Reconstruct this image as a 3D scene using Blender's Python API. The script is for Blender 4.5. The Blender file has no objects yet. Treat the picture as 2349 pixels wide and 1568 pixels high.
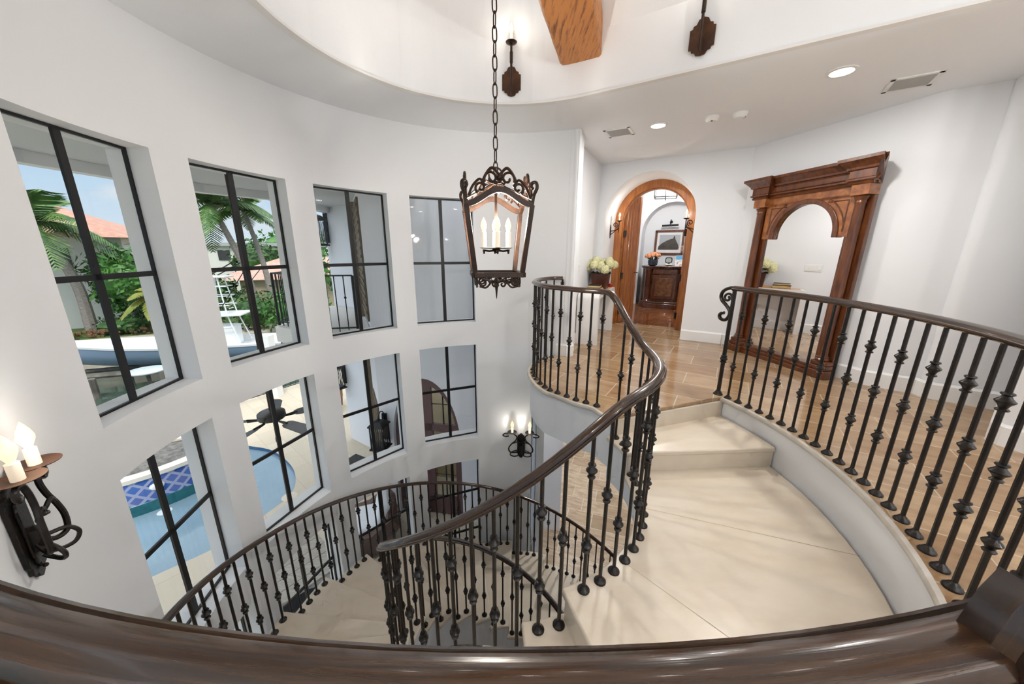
import bpy, bmesh, math, random
from mathutils import Vector, Matrix
from mathutils.geometry import tessellate_polygon
random.seed(7)
S = bpy.context.scene
COL = S.collection
pi = math.pi
def R(d): return math.radians(d)
def V(*a): return Vector(a if len(a) > 1 else a[0])

# ------------------------------------------------------------------ materials
MATS = {}
def mat(name, base, rough=.5, metal=0., c2=None, nscale=8., det=4., stretch=(1, 1, 1), lo=.35, hi=.65,
        bump=0., bscale=80., emit=None, estr=0., coat=0., spec=.5, rot=(0, 0, 0), wave=0., wscale=3., coord='Object'):
    if name in MATS: return MATS[name]
    m = bpy.data.materials.new(name); m.use_nodes = True
    nt = m.node_tree; N = nt.nodes; L = nt.links
    b = N['Principled BSDF']
    b.inputs['Base Color'].default_value = (*base, 1)
    b.inputs['Roughness'].default_value = rough
    b.inputs['Metallic'].default_value = metal
    b.inputs['Specular IOR Level'].default_value = spec
    b.inputs['Coat Weight'].default_value = coat
    b.inputs['Coat Roughness'].default_value = .08
    tc = N.new('ShaderNodeTexCoord'); mp = N.new('ShaderNodeMapping')
    mp.inputs['Scale'].default_value = stretch; mp.inputs['Rotation'].default_value = rot
    L.new(tc.outputs[coord], mp.inputs['Vector'])
    if c2 is not None:
        n = N.new('ShaderNodeTexNoise'); n.inputs['Scale'].default_value = nscale; n.inputs['Detail'].default_value = det
        n.inputs['Roughness'].default_value = .6
        r = N.new('ShaderNodeValToRGB')
        r.color_ramp.elements[0].position = lo; r.color_ramp.elements[1].position = hi
        r.color_ramp.elements[0].color = (*base, 1); r.color_ramp.elements[1].color = (*c2, 1)
        L.new(mp.outputs[0], n.inputs['Vector']); L.new(n.outputs['Fac'], r.inputs['Fac'])
        L.new(r.outputs[0], b.inputs['Base Color'])
    if bump:
        n2 = N.new('ShaderNodeTexNoise'); n2.inputs['Scale'].default_value = bscale; n2.inputs['Detail'].default_value = 3
        bp = N.new('ShaderNodeBump'); bp.inputs['Strength'].default_value = bump; bp.inputs['Distance'].default_value = .01
        L.new(mp.outputs[0], n2.inputs['Vector']); L.new(n2.outputs['Fac'], bp.inputs['Height'])
        L.new(bp.outputs[0], b.inputs['Normal'])
    if wave:
        w = N.new('ShaderNodeTexWave'); w.inputs['Scale'].default_value = wscale; w.inputs['Distortion'].default_value = 1.5
        bp = N.new('ShaderNodeBump'); bp.inputs['Strength'].default_value = wave; bp.inputs['Distance'].default_value = .02
        L.new(mp.outputs[0], w.inputs['Vector']); L.new(w.outputs['Fac'], bp.inputs['Height'])
        L.new(bp.outputs[0], b.inputs['Normal'])
    if emit is not None:
        b.inputs['Emission Color'].default_value = (*emit, 1); b.inputs['Emission Strength'].default_value = estr
    MATS[name] = m
    return m

def tile_mat(name, cols, grout, bw, rh, rot=0., rough=.3, mortar=.006, coord='Object', noise=3., dark=(.3, .2, .1), darkamt=.35, offset=.5, freq=2, squash=1.):
    """stone tiles: brick layout, every tile its own tone, veins running along it"""
    m = bpy.data.materials.new(name); m.use_nodes = True
    nt = m.node_tree; N = nt.nodes; L = nt.links; b = N['Principled BSDF']
    tc = N.new('ShaderNodeTexCoord'); mp = N.new('ShaderNodeMapping'); mp.inputs['Rotation'].default_value = (0, 0, rot)
    L.new(tc.outputs[coord], mp.inputs['Vector'])
    br = N.new('ShaderNodeTexBrick'); br.offset = offset; br.offset_frequency = freq; br.squash = squash
    br.inputs['Scale'].default_value = 1; br.inputs['Brick Width'].default_value = bw; br.inputs['Row Height'].default_value = rh
    br.inputs['Mortar Size'].default_value = mortar; br.inputs['Mortar Smooth'].default_value = .3; br.inputs['Bias'].default_value = 0
    br.inputs['Color1'].default_value = (0, 0, 0, 1); br.inputs['Color2'].default_value = (1, 1, 1, 1); br.inputs['Mortar'].default_value = (.5, .5, .5, 1)
    L.new(mp.outputs[0], br.inputs['Vector'])
    rp = N.new('ShaderNodeValToRGB'); el = rp.color_ramp.elements
    el[0].color = (*cols[0], 1); el[1].color = (*cols[-1], 1)
    for i, c in enumerate(cols[1:-1]):
        e = el.new((i + 1) / (len(cols) - 1)); e.color = (*c, 1)
    L.new(br.outputs['Color'], rp.inputs['Fac'])
    m2 = N.new('ShaderNodeMapping'); m2.inputs['Scale'].default_value = (1, 3.5, 1); L.new(mp.outputs[0], m2.inputs['Vector'])
    ns = N.new('ShaderNodeTexNoise'); ns.inputs['Scale'].default_value = noise; ns.inputs['Detail'].default_value = 7; ns.inputs['Roughness'].default_value = .65
    L.new(m2.outputs[0], ns.inputs['Vector'])
    nr = N.new('ShaderNodeValToRGB'); nr.color_ramp.elements[0].position = .42; nr.color_ramp.elements[1].position = .72
    L.new(ns.outputs['Fac'], nr.inputs['Fac'])
    mu = N.new('ShaderNodeMath'); mu.operation = 'MULTIPLY'; mu.inputs[1].default_value = darkamt; L.new(nr.outputs[0], mu.inputs[0])
    mx = N.new('ShaderNodeMix'); mx.data_type = 'RGBA'; L.new(mu.outputs[0], mx.inputs[0]); L.new(rp.outputs[0], mx.inputs[6]); mx.inputs[7].default_value = (*dark, 1)
    mg = N.new('ShaderNodeMix'); mg.data_type = 'RGBA'; L.new(br.outputs['Fac'], mg.inputs[0]); L.new(mx.outputs[2], mg.inputs[6]); mg.inputs[7].default_value = (*grout, 1)
    L.new(mg.outputs[2], b.inputs['Base Color'])
    ma = N.new('ShaderNodeMath'); ma.operation = 'MULTIPLY_ADD'; ma.inputs[1].default_value = .35; ma.inputs[2].default_value = rough
    L.new(br.outputs['Fac'], ma.inputs[0]); L.new(ma.outputs[0], b.inputs['Roughness'])
    MATS[name] = m
    return m

def glass_mat(name, tint=(.97, .985, .98), refl=.05):
    m = bpy.data.materials.new(name); m.use_nodes = True
    N = m.node_tree.nodes; L = m.node_tree.links; N.clear()
    o = N.new('ShaderNodeOutputMaterial'); mx = N.new('ShaderNodeMixShader'); t = N.new('ShaderNodeBsdfTransparent'); g = N.new('ShaderNodeBsdfGlossy')
    t.inputs[0].default_value = (*tint, 1); g.inputs['Roughness'].default_value = .02
    mx.inputs[0].default_value = refl
    L.new(t.outputs[0], mx.inputs[1]); L.new(g.outputs[0], mx.inputs[2]); L.new(mx.outputs[0], o.inputs[0])
    MATS[name] = m
    return m

PLASTER = mat('white_plaster', (.80, .81, .83), .85, bump=.06, bscale=25, spec=.3)
CEIL = mat('ceiling_paint', (.90, .92, .95), .9, spec=.2)
TRIM = mat('trim_paint', (.83, .83, .82), .45)
STONE = mat('cream_stone', (.73, .645, .53), .28, c2=(.66, .555, .43), nscale=2.2, det=8, stretch=(1, 2.5, 1), lo=.4, hi=.72, spec=.45)
TRAV = tile_mat('travertine_tiles', [(.27, .16, .08), (.38, .25, .14), (.45, .31, .18), (.33, .20, .10), (.50, .37, .24)], (.46, .36, .25), .62, .41, R(32), .11, .005, dark=(.20, .10, .045), darkamt=.7)
GTILE = tile_mat('ground_tiles', [(.33, .23, .14), (.50, .38, .26), (.60, .48, .36), (.40, .29, .19)], (.62, .53, .43), .50, .40, R(20), .35, .007, dark=(.22, .14, .08), darkamt=.8, noise=4)
WOODF = tile_mat('plank_floor', [(.17, .055, .018), (.27, .095, .03), (.21, .07, .022)], (.08, .025, .01), 1.6, .10, R(-29), .1, .002, noise=6, dark=(.1, .03, .01), darkamt=.5)
DECK = tile_mat('pool_deck_stone', [(.55, .48, .37), (.62, .545, .43), (.585, .51, .395)], (.47, .40, .31), .9, .45, R(40), .6, .006, dark=(.6, .5, .36), darkamt=.4)
SPATILE = tile_mat('blue_glazed_tiles', [(.03, .09, .35), (.06, .16, .5), (.12, .16, .42), (.04, .1, .4)], (.35, .38, .55), .19, .19, R(45), .12, .03, coord='UV', noise=8, dark=(.02, .06, .25), darkamt=.3, offset=0)
IRON = mat('wrought_iron', (.010, .008, .007), .30, .25, c2=(.024, .017, .013), nscale=40, bump=.12, bscale=120)
RAIL = mat('bronzed_handrail', (.022, .0105, .006), .24, .0, c2=(.085, .036, .012), nscale=1, det=6, bump=.06, bscale=1.6, lo=.40, hi=.75, stretch=(3, 150, 1), coord='UV', coat=.4)
BRONZE = mat('brown_iron', (.022, .011, .007), .40, .3, c2=(.05, .022, .011), nscale=20, bump=.1, bscale=90)
RUST = mat('copper_brown_iron', (.11, .045, .018), .5, .3, c2=(.05, .02, .009), nscale=12)
BLACKM = mat('black_window_metal', (.012, .012, .013), .4, .3)
BEAM = mat('amber_timber', (.52, .20, .045), .5, c2=(.20, .060, .012), nscale=5, det=8, stretch=(7, .8, 7), lo=.50, hi=.66, bump=.6, bscale=14)
DOORW = mat('amber_door_wood', (.44, .155, .032), .32, c2=(.27, .082, .016), nscale=4, det=6, stretch=(6, 6, .7), coat=.3)
MAHOG = mat('walnut_mirror_wood', (.17, .050, .013), .3, c2=(.060, .016, .006), nscale=5, det=6, stretch=(5, 5, .8), coat=.35)
BURL = mat('burl_veneer', (.40, .145, .035), .28, c2=(.19, .055, .015), nscale=14, det=8, coat=.4)
CABW = mat('dark_cabinet_wood', (.10, .028, .010), .22, c2=(.04, .012, .006), nscale=5, det=6, stretch=(5, 5, .8), coat=.6)
MIRROR = mat('mirror_glass', (.9, .9, .9), .01, 1.0)
GLASS = glass_mat('window_glass', refl=.025)
CANDLE = mat('candle_sleeve', (.85, .80, .70), .5, emit=(1, .8, .55), estr=.25)
BULB = mat('lit_bulb', (1, .85, .6), .3, emit=(1, .70, .34), estr=.8)
FILAMENT = mat('bulb_filament', (1, .9, .7), .3, emit=(1, .85, .6), estr=40)
LED = mat('downlight_lens', (1, 1, 1), .4, emit=(1, .95, .86), estr=9)
WHITEP = mat('white_plastic', (.82, .82, .80), .4)
GREYM = mat('grey_louvre', (.42, .42, .41), .5, .2)
DARK = mat('dark_gap', (.02, .02, .02), .7)

# ------------------------------------------------------------------ mesh builder
class MB:
    def __init__(s): s.v = []; s.f = []; s.uv = None
    def add(s, vs, fs):
        o = len(s.v); s.v += [Vector(p) for p in vs]; s.f += [tuple(i + o for i in f) for f in fs]; return s
    def box(s, c, d, rz=0., M=None):
        x, y, z = [q / 2 for q in d]
        pts = [Vector((sx * x, sy * y, sz * z)) for sz in (-1, 1) for sx, sy in ((-1, -1), (1, -1), (1, 1), (-1, 1))]
        m = M or Matrix.Rotation(rz, 3, 'Z')
        return s.add([m @ p + Vector(c) for p in pts], [(3, 2, 1, 0), (4, 5, 6, 7), (0, 1, 5, 4), (1, 2, 6, 5), (2, 3, 7, 6), (3, 0, 4, 7)])
    def tube(s, path, r, n=8, closed=False, flat=1.):
        path = [Vector(p) for p in path]; k = len(path); rs = r if isinstance(r, (list, tuple)) else [r] * k
        rings = []; prev = None
        for i, p in enumerate(path):
            a = path[(i - 1) % k] if (closed or i > 0) else p
            b = path[(i + 1) % k] if (closed or i < k - 1) else p
            t = (b - a).normalized() if (b - a).length > 1e-9 else Vector((0, 0, 1))
            if prev is None:
                u = t.cross(Vector((0, 0, 1)))
                if u.length < .05: u = t.cross(Vector((1, 0, 0)))
            else: u = prev - t * prev.dot(t)
            u.normalize(); prev = u; w = t.cross(u)
            rings.append([p + (u * math.cos(2 * pi * j / n) * flat + w * math.sin(2 * pi * j / n)) * rs[i] for j in range(n)])
        vs = [q for rg in rings for q in rg]; fs = []
        for i in range(k if closed else k - 1):
            i2 = (i + 1) % k
            for j in range(n):
                j2 = (j + 1) % n; fs.append((i * n + j, i * n + j2, i2 * n + j2, i2 * n + j))
        if not closed: fs += [tuple(range(n))[::-1], tuple((k - 1) * n + j for j in range(n))]
        return s.add(vs, fs)
    def lathe(s, prof, c=(0, 0, 0), n=16, M=None, cap=True):
        vs = []; c = Vector(c)
        for r, z in prof:
            for j in range(n):
                q = Vector((r * math.cos(2 * pi * j / n), r * math.sin(2 * pi * j / n), z))
                vs.append((M @ q if M else q) + c)
        k = len(prof); fs = []
        for i in range(k - 1):
            for j in range(n):
                j2 = (j + 1) % n; fs.append((i * n + j, i * n + j2, (i + 1) * n + j2, (i + 1) * n + j))
        if cap: fs += [tuple(range(n))[::-1], tuple((k - 1) * n + j for j in range(n))]
        return s.add(vs, fs)
    def prism(s, poly, a, b):
        """poly: 2-D outline; a,b: functions 2-D -> 3-D for the two caps"""
        n = len(poly); vs = [Vector(a(*p)) for p in poly] + [Vector(b(*p)) for p in poly]
        fs = [tuple(range(n))[::-1], tuple(range(n, 2 * n))] + [(i, (i + 1) % n, n + (i + 1) % n, n + i) for i in range(n)]
        return s.add(vs, fs)
    def slab(s, poly, z0, z1): return s.prism(poly, lambda x, y: (x, y, z0), lambda x, y: (x, y, z1))
    def sweep(s, path, prof, closed=False, up=Vector((0, 0, 1)), caps=True, uv=False):
        """prof: (side, up) outline swept along the path, up stays upright"""
        path = [Vector(p) for p in path]; k = len(path); n = len(prof); vs = []; run = 0.
        if uv: s.uv = s.uv or []
        for i, p in enumerate(path):
            a = path[(i - 1) % k] if (closed or i > 0) else p
            b = path[(i + 1) % k] if (closed or i < k - 1) else p
            if i: run += (p - path[i - 1]).length
            if uv: s.uv += [(run, x) for x, y in prof]
            t = (b - a).normalized(); sd = t.cross(up)
            if sd.length < 1e-4: sd = Vector((1, 0, 0))
            sd.normalize(); uu = sd.cross(t)
            vs += [p + sd * x + uu * y for x, y in prof]
        fs = []
        for i in range(k if closed else k - 1):
            i2 = (i + 1) % k
            for j in range(n):
                j2 = (j + 1) % n; fs.append((i * n + j, i * n + j2, i2 * n + j2, i2 * n + j))
        if not closed and caps: fs += [tuple(range(n))[::-1], tuple((k - 1) * n + j for j in range(n))]
        return s.add(vs, fs)
    def ball(s, c, r, n=10, m=6, sc=(1, 1, 1), M=None):
        prof = [(max(r * math.sin(pi * i / m), 1e-4) * 1, -r * math.cos(pi * i / m) * sc[2]) for i in range(m + 1)]
        return s.lathe([(a * sc[0], z) for a, z in prof], c, n, M)
    def build(s, name, material, parent=None, smooth=True, sharp=35, bevel=0., fix=True, seg=2):
        me = bpy.data.meshes.new(name)
        Mi = WORLD_LOC(parent).inverted() if parent is not None else None
        vs = [tuple(Mi @ p) for p in s.v] if Mi else [tuple(p) for p in s.v]
        me.from_pydata(vs, [], s.f)
        if fix:
            bm = bmesh.new(); bm.from_mesh(me); bmesh.ops.recalc_face_normals(bm, faces=bm.faces); bm.to_mesh(me); bm.free()
        me.validate()
        o = bpy.data.objects.new(name, me); COL.objects.link(o)
        if s.uv and len(s.uv) == len(s.v):
            ul = me.uv_layers.new(name='uv')
            for lp in me.loops: ul.data[lp.index].uv = s.uv[lp.vertex_index]
        me.materials.append(material)
        if smooth:
            me.polygons.foreach_set('use_smooth', [True] * len(me.polygons)); me.set_sharp_from_angle(angle=R(sharp))
        if bevel:
            b = o.modifiers.new('bevel', 'BEVEL'); b.width = bevel; b.segments = seg; b.limit_method = 'ANGLE'; b.angle_limit = R(40)
        if parent is not None: o.parent = parent
        return o

def WORLD_LOC(p):
    """world matrix of a parent without waiting for the depsgraph"""
    m = Matrix.Identity(4); q = p
    while q is not None:
        m = (Matrix.Translation(q.location) @ q.rotation_euler.to_matrix().to_4x4()) @ m; q = q.parent
    return m

def thing(name, label, cat, loc=(0, 0, 0), rz=0., group=None):
    o = bpy.data.objects.new(name, None); COL.objects.link(o); o.location = loc; o.rotation_euler = (0, 0, rz); o.empty_display_size = .1
    return tag(o, label, cat, group)
def tag(o, label=None, cat=None, group=None, kind=None):
    if label: o['label'] = label
    if cat: o['category'] = cat
    if group: o['group'] = group
    if kind: o['kind'] = kind
    return o
def struct(o): o['kind'] = 'structure'; return o
def origin_to(o, p):
    """move a single-mesh thing's origin to p without moving it"""
    p = Vector(p); o.data.transform(Matrix.Translation(-p)); o.location = p; return o
def dup(root, loc=None, rz=None, label=None, group=None, scale=None):
    r = root.copy(); COL.objects.link(r)
    if loc is not None: r.location = loc
    if rz is not None: r.rotation_euler = (0, 0, rz)
    if scale: r.scale = (scale,) * 3 if not isinstance(scale, tuple) else scale
    if label: r['label'] = label
    if group: r['group'] = group
    def kids(a, b):
        for ch in list(a.children):
            c = ch.copy(); COL.objects.link(c); c.parent = b; kids(ch, c)
    kids(root, r)
    return r
def lamp(name, loc, power, radius=.03, color=(1, .93, .82), parent=None, kind='POINT', size=.1, spread=None):
    l = bpy.data.lights.new(name, kind); l.energy = power; l.color = color
    if kind == 'POINT': l.shadow_soft_size = radius
    if kind == 'AREA':
        l.shape = 'DISK'; l.size = size
        if spread: l.spread = spread
    o = bpy.data.objects.new(name, l); COL.objects.link(o)
    loc = Vector(loc)
    if parent is not None:
        o.parent = parent; loc = WORLD_LOC(parent).inverted() @ loc
    o.location = loc
    return o
def ring_mesh(name, outer, hole, material):
    pts = list(outer) + list(hole)
    tris = tessellate_polygon([list(outer), list(hole)])
    me = bpy.data.meshes.new(name); me.from_pydata([tuple(p) for p in pts], [], [tuple(t) for t in tris]); me.materials.append(material); me.validate(); return me
def catmull(pts, m=6):
    pts = [Vector(p) for p in pts]; P = [pts[0] * 2 - pts[1]] + pts + [pts[-1] * 2 - pts[-2]]; out = []
    for i in range(1, len(P) - 2):
        a, b, c, d = P[i - 1:i + 3]
        for j in range(m):
            t = j / m; out.append(.5 * ((2 * b) + (c - a) * t + (2 * a - 5 * b + 4 * c - d) * t * t + (3 * b - a - 3 * c + d) * t ** 3))
    return out + [pts[-1]]
def lerp_table(tab, x):
    tab = sorted(tab)
    if x <= tab[0][0]: return tab[0][1]
    for (a, p), (b, q) in zip(tab, tab[1:]):
        if x <= b: return p + (q - p) * (x - a) / (b - a)
    return tab[-1][1]
def spiral(c, r0, r1, a0, a1, n, ex, ey):
    """flat spiral in the plane (ex,ey)"""
    return [Vector(c) + ex * (r0 + (r1 - r0) * i / n) * math.cos(a0 + (a1 - a0) * i / n) + ey * (r0 + (r1 - r0) * i / n) * math.sin(a0 + (a1 - a0) * i / n) for i in range(n + 1)]

# ------------------------------------------------------------------ camera
EYE = 1.42
PX = 796.64
pt, rl = R(14.672), R(.2085)
F_ = V(0, math.cos(pt), -math.sin(pt)); U0 = V(0, math.sin(pt), math.cos(pt)); R0 = V(1, 0, 0)
Rr = R0 * math.cos(rl) + U0 * math.sin(rl); Ur = U0 * math.cos(rl) - R0 * math.sin(rl)
cam = bpy.data.cameras.new('camera'); cam.sensor_width = 36; cam.lens = PX / 2349 * 36; cam.clip_start = .02; cam.clip_end = 500
co = bpy.data.objects.new('camera', cam); COL.objects.link(co)
co.matrix_world = Matrix(((Rr.x, Ur.x, -F_.x, 0), (Rr.y, Ur.y, -F_.y, 0), (Rr.z, Ur.z, -F_.z, EYE), (0, 0, 0, 1)))
S.camera = co

# ------------------------------------------------------------------ plan of the rotunda
C0 = V(-.045, 2.475, 0)          # centre of the round stair well
CI = V(-.005, 2.415, 0)          # centre of the inner well
H = .188                         # riser
GZ = -21 * H                     # ground floor
CZ = 2.83                        # ceiling of the landing
def pol(a, r, z=0.): return V(C0.x + r * math.cos(R(a)), C0.y + r * math.sin(R(a)), z)
def inner(a, rad, z=0.):
    """point of the inner circle (centre CI) seen at angle a from C0"""
    d = V(math.cos(R(a)), math.sin(R(a)), 0); o = C0 - CI; b = o.dot(d); c = o.dot(o) - rad * rad
    t = -b + math.sqrt(b * b - c); p = C0 + d * t; p.z = z; return p
def arc(a0, a1, r, z=0., step=3.):
    n = max(1, int(abs(a1 - a0) / step)); return [pol(a0 + (a1 - a0) * i / n, r, z) for i in range(n + 1)]
def iarc(a0, a1, r, z=0., step=4.):
    n = max(1, int(abs(a1 - a0) / step)); return [inner(a0 + (a1 - a0) * i / n, r, z) for i in range(n + 1)]
def B(k):
    """angle at which tread k begins (walking down, clockwise)"""
    if k == 1: return 380.
    if k == 2: return 365.
    if k <= 11: return 289.5 - 12.6 * (k - 3)
    return 176. - 14.4 * (k - 12)
def kc(a):
    if a >= 176: return 3 + (289.5 - a) / 12.6
    return 12 + (176 - a) / 14.4

# ------------------------------------------------------------------ light levels
SKY, SUN, EXPO, HALL_FILL_W, TRAY_FILL_W = .88, 1.4, .72, 3, .4
FILL_PENDANTS = [(4.7, -1.3, 70), (2.2, -2.2, 80)]
FILL_TORCH = [(5.3, .6, 90), (3.0, -1.4, 90), (-.9, -1.6, 60)]
HALL_FILL = [(5.0, .9), (5.3, -.8), (3.7, -1.9), (2.3, -2.3), (.6, -2.2), (-1.0, -2.2), (5.6, 2.2), (1.6, -3.4), (3.2, -3.4), (4.8, -2.6), (-.2, -3.4)]
LOWER_FILL = [(1.4, 5.6), (2.6, 7.4), (1.6, 8.4)]
# ------------------------------------------------------------------ room shell
RW, RO, RG = 2.33, 2.62, 2.487        # wall face, outer face, glass edge radius
WC = [188.9, 163.0, 137.1, 111.2]     # window axes
HA = 9.7
ROWS = [(.4625, 2.064), (-1.332, .135), (GZ + .12, -1.71)]
A_END, A_BACK, A_LOW = 68.6, 236., 81.6
def curved_wall():
    m = MB()
    an = {A_END, A_LOW, A_BACK}
    for c in WC: an |= {c - HA, c + HA}
    an = sorted(an); fine = []
    for a, b in zip(an, an[1:]):
        n = max(1, round((b - a) / 2.6)); fine += [a + (b - a) * i / n for i in range(n)]
    fine.append(an[-1])
    zs = sorted({GZ, -.46, CZ} | {z for r in ROWS for z in r})
    def hole(a, z):
        if a < A_LOW and z < -.46: return True
        return any(abs(a - c) < HA and r[0] < z < r[1] for c in WC for r in ROWS)
    na, nz = len(fine) - 1, len(zs) - 1
    H_ = [[hole((fine[i] + fine[i + 1]) / 2, (zs[j] + zs[j + 1]) / 2) for j in range(nz)] for i in range(na)]
    def q(a, r, z): return pol(a, r, z)
    for i in range(na):
        for j in range(nz):
            if H_[i][j]: continue
            a, b, z, w = fine[i], fine[i + 1], zs[j], zs[j + 1]
            m.add([q(a, RW, z), q(b, RW, z), q(b, RW, w), q(a, RW, w)], [(0, 1, 2, 3)])
            m.add([q(a, RO, z), q(b, RO, z), q(b, RO, w), q(a, RO, w)], [(3, 2, 1, 0)])
            for (ii, jj, pa, pb) in ((i - 1, j, (a, z), (a, w)), (i + 1, j, (b, z), (b, w)), (i, j - 1, (a, z), (b, z)), (i, j + 1, (a, w), (b, w))):
                if 0 <= ii < na and 0 <= jj < nz and not H_[ii][jj]: continue
                m.add([q(pa[0], RW, pa[1]), q(pb[0], RW, pb[1]), q(pb[0], RO, pb[1]), q(pa[0], RO, pa[1])], [(0, 1, 2, 3)])
    o = m.build('wall_left', PLASTER, fix=False)
    bm = bmesh.new(); bm.from_mesh(o.data); bmesh.ops.remove_doubles(bm, verts=bm.verts, dist=1e-4); bmesh.ops.recalc_face_normals(bm, faces=bm.faces); bm.to_mesh(o.data); bm.free()
    o.data.polygons.foreach_set('use_smooth', [True] * len(o.data.polygons)); o.data.set_sharp_from_angle(angle=R(30))
    struct(o)
curved_wall()

wn_ = 0
for row, (zb, zt) in enumerate(ROWS):
    tz = [[1.26], [-.557], [-2.352, -3.10]][row]
    for c in WC:
        wn_ += 1
        e = bpy.data.objects.new('window_%d' % wn_, None); COL.objects.link(e); e['kind'] = 'structure'
        e.location = pol(c, 2.455, zb); e.rotation_euler = (0, 0, R(c - 90)); e.empty_display_size = .1
        hw = RG * math.sin(R(9.62))
        rd = pol(c, 1) - pol(c, 0); rd.z = 0; sd = V(-rd.y, rd.x, 0); base = pol(c, RG * math.cos(R(9.5)))
        def P(s, z, d=0.): return base + sd * s + rd * d + V(0, 0, z)
        def bar(m, s0, z0, s1, z1, w, t):
            """bar of width w and depth t from (s0,z0) to (s1,z1) in the window plane"""
            dx, dz = s1 - s0, z1 - z0; l = math.hypot(dx, dz); nx, nz = -dz / l * w / 2, dx / l * w / 2
            poly = [(s0 + nx, z0 + nz), (s1 + nx, z1 + nz), (s1 - nx, z1 - nz), (s0 - nx, z0 - nz)]
            m.prism(poly, lambda s, z: P(s, z, -t / 2), lambda s, z: P(s, z, t / 2))
        m = MB()
        for a in ((-hw, zb, -hw, zt), (hw, zb, hw, zt)): bar(m, *a, .026, .02)
        for a in ((-hw, zb + .008, hw, zb + .008), (-hw, zt - .008, hw, zt - .008)): bar(m, *a, .016, .018)
        m.build('frame', BLACKM, e, smooth=False)
        m = MB(); bar(m, 0, zb, 0, zt, .042, .016); m.build('mullion', BLACKM, e, smooth=False)
        for z in tz:
            m = MB(); bar(m, -hw, z, hw, z, .034, .016); m.build('transom', BLACKM, e, smooth=False)
        m = MB(); m.add([P(-hw, zb), P(hw, zb), P(hw, zt), P(-hw, zt)], [(0, 1, 2, 3)]); m.build('pane', GLASS, e, smooth=False, fix=False)

# landing edge (baluster line), from the window wall round the nose to the first step
NOSE = [(.66, 4.60), (.55, 4.60), (.43, 4.50), (.335, 4.35), (.28, 4.18), (.258, 4.02), (.265, 3.85), (.283, 3.735), (.313, 3.607), (.355, 3.5), (.402, 3.414), (.473, 3.345), (.555, 3.257), (.633, 3.172), (.719, 3.11), (.807, 3.035)]
i20 = inner(380, 1.0)
NOSEC = catmull([(x, y, 0) for x, y in NOSE] + [(i20.x - .03, i20.y + .05, 0)], 4)
def offset(path, d):
    out = []
    for i, p in enumerate(path):
        t = (path[min(i + 1, len(path) - 1)] - path[max(i - 1, 0)]).normalized(); out.append(p + V(t.y, -t.x, 0) * d)
    return out
def edge_poly(d, r_out):
    """outline of the upper floor: landing nose, first step, round the well, outer edges"""
    e = offset(NOSEC, d)
    pts = [pol(A_END + 3, RW + .06)] + e + [inner(380, 1.0 - d)] + [pol(380, 1.5), pol(380, r_out)] + arc(377, 236, r_out, step=3)
    pts += [V(-1.9, .2, 0), V(-2.2, -4.2, 0), V(6.5, -4.2, 0), V(6.5, 3.4, 0), V(4.9, 3.5, 0), V(4.35, 3.7, 0), V(3.75, 5.6, 0), V(3.6, 6.35, 0), V(2.35, 7.0, 0), V(1.25, 7.0, 0)]
    return [(p.x, p.y) for p in pts]
# the floor polygon: the nose is an outward bulge, so its offset points to the well side
floor_poly = edge_poly(.06, 2.285)
struct(MB().slab(floor_poly, -.035, 0).build('floor', TRAV, sharp=30, bevel=.008))
tp = edge_poly(.03, 2.315)
struct(MB().slab(tp, -.50, -.036).build('trim_1', PLASTER, sharp=30))
# the round wall below the camera's side of the upper floor
m = MB()
for r in (RW, RO - .1):
    p = arc(236, 380, r)
    for a, b in zip(p, p[1:]):
        m.add([V(a.x, a.y, GZ), V(b.x, b.y, GZ), V(b.x, b.y, -.49), V(a.x, a.y, -.49)], [(0, 1, 2, 3)])
struct(m.build('wall_back', PLASTER))
# lower floor and the wall end beside the lower hall
struct(MB().slab([(-2.6, -.6), (5.2, -.6), (5.2, 9.5), (.35, 9.5), (.35, 5.02), (-.2, 5.06), (-1.0, 4.9), (-2.0, 4.3), (-2.65, 3.0)], GZ - .1, GZ).build('floor_lower', GTILE, smooth=False))
struct(MB().box((.45, 7.2, (GZ - .5) / 2), (.12, 4.6, -GZ - .5)).build('wall_lower', PLASTER, smooth=False))
struct(MB().box((2.8, 9.5, (GZ - .5) / 2), (4.8, .12, -GZ - .5)).build('wall_lower_far', PLASTER, smooth=False))

# ---- landing walls
W0 = V(1.51, 6.40, 0); WD = V(.87, -.493, 0); WN = V(.493, .87, 0)
def DW(s, d, z=0.): return W0 + WD * s + WN * d + V(0, 0, z)
LW0 = V(.705, 4.80, 0); LWD = (V(1.51, 6.43, 0) - LW0).normalized(); LWN = V(-LWD.y, LWD.x, 0)
def LW(s, d, z=0.): return LW0 + LWD * s + LWN * d + V(0, 0, z)
m = MB(); L_ = (W0 - LW0).length
# bull-nosed corner: rounded end of the landing wall
poly = [(0.0, .30), (0, 0), (L_ + .3, 0), (L_ + .3, .30)]
m.prism(poly, lambda s, d: LW(s, d, 0), lambda s, d: LW(s, d, CZ))
struct(m.build('wall_landing', PLASTER, sharp=50))
cq = V(.785, 4.70, 0); pier = [pol(71.5, RW).xy, pol(70, RW).xy] + [(cq.x + .055 * math.cos(t), cq.y + .055 * math.sin(t)) for t in [R(x) for x in (-112, -90, -70, -50, -30, -12)]] + [(.845, 4.80), (.83, 5.02), (.72, 5.05), (.55, 4.95), (.60, 4.78)]
struct(MB().slab([tuple(p) for p in pier], -.04, CZ).build('wall_pier', PLASTER, sharp=50))

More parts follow.
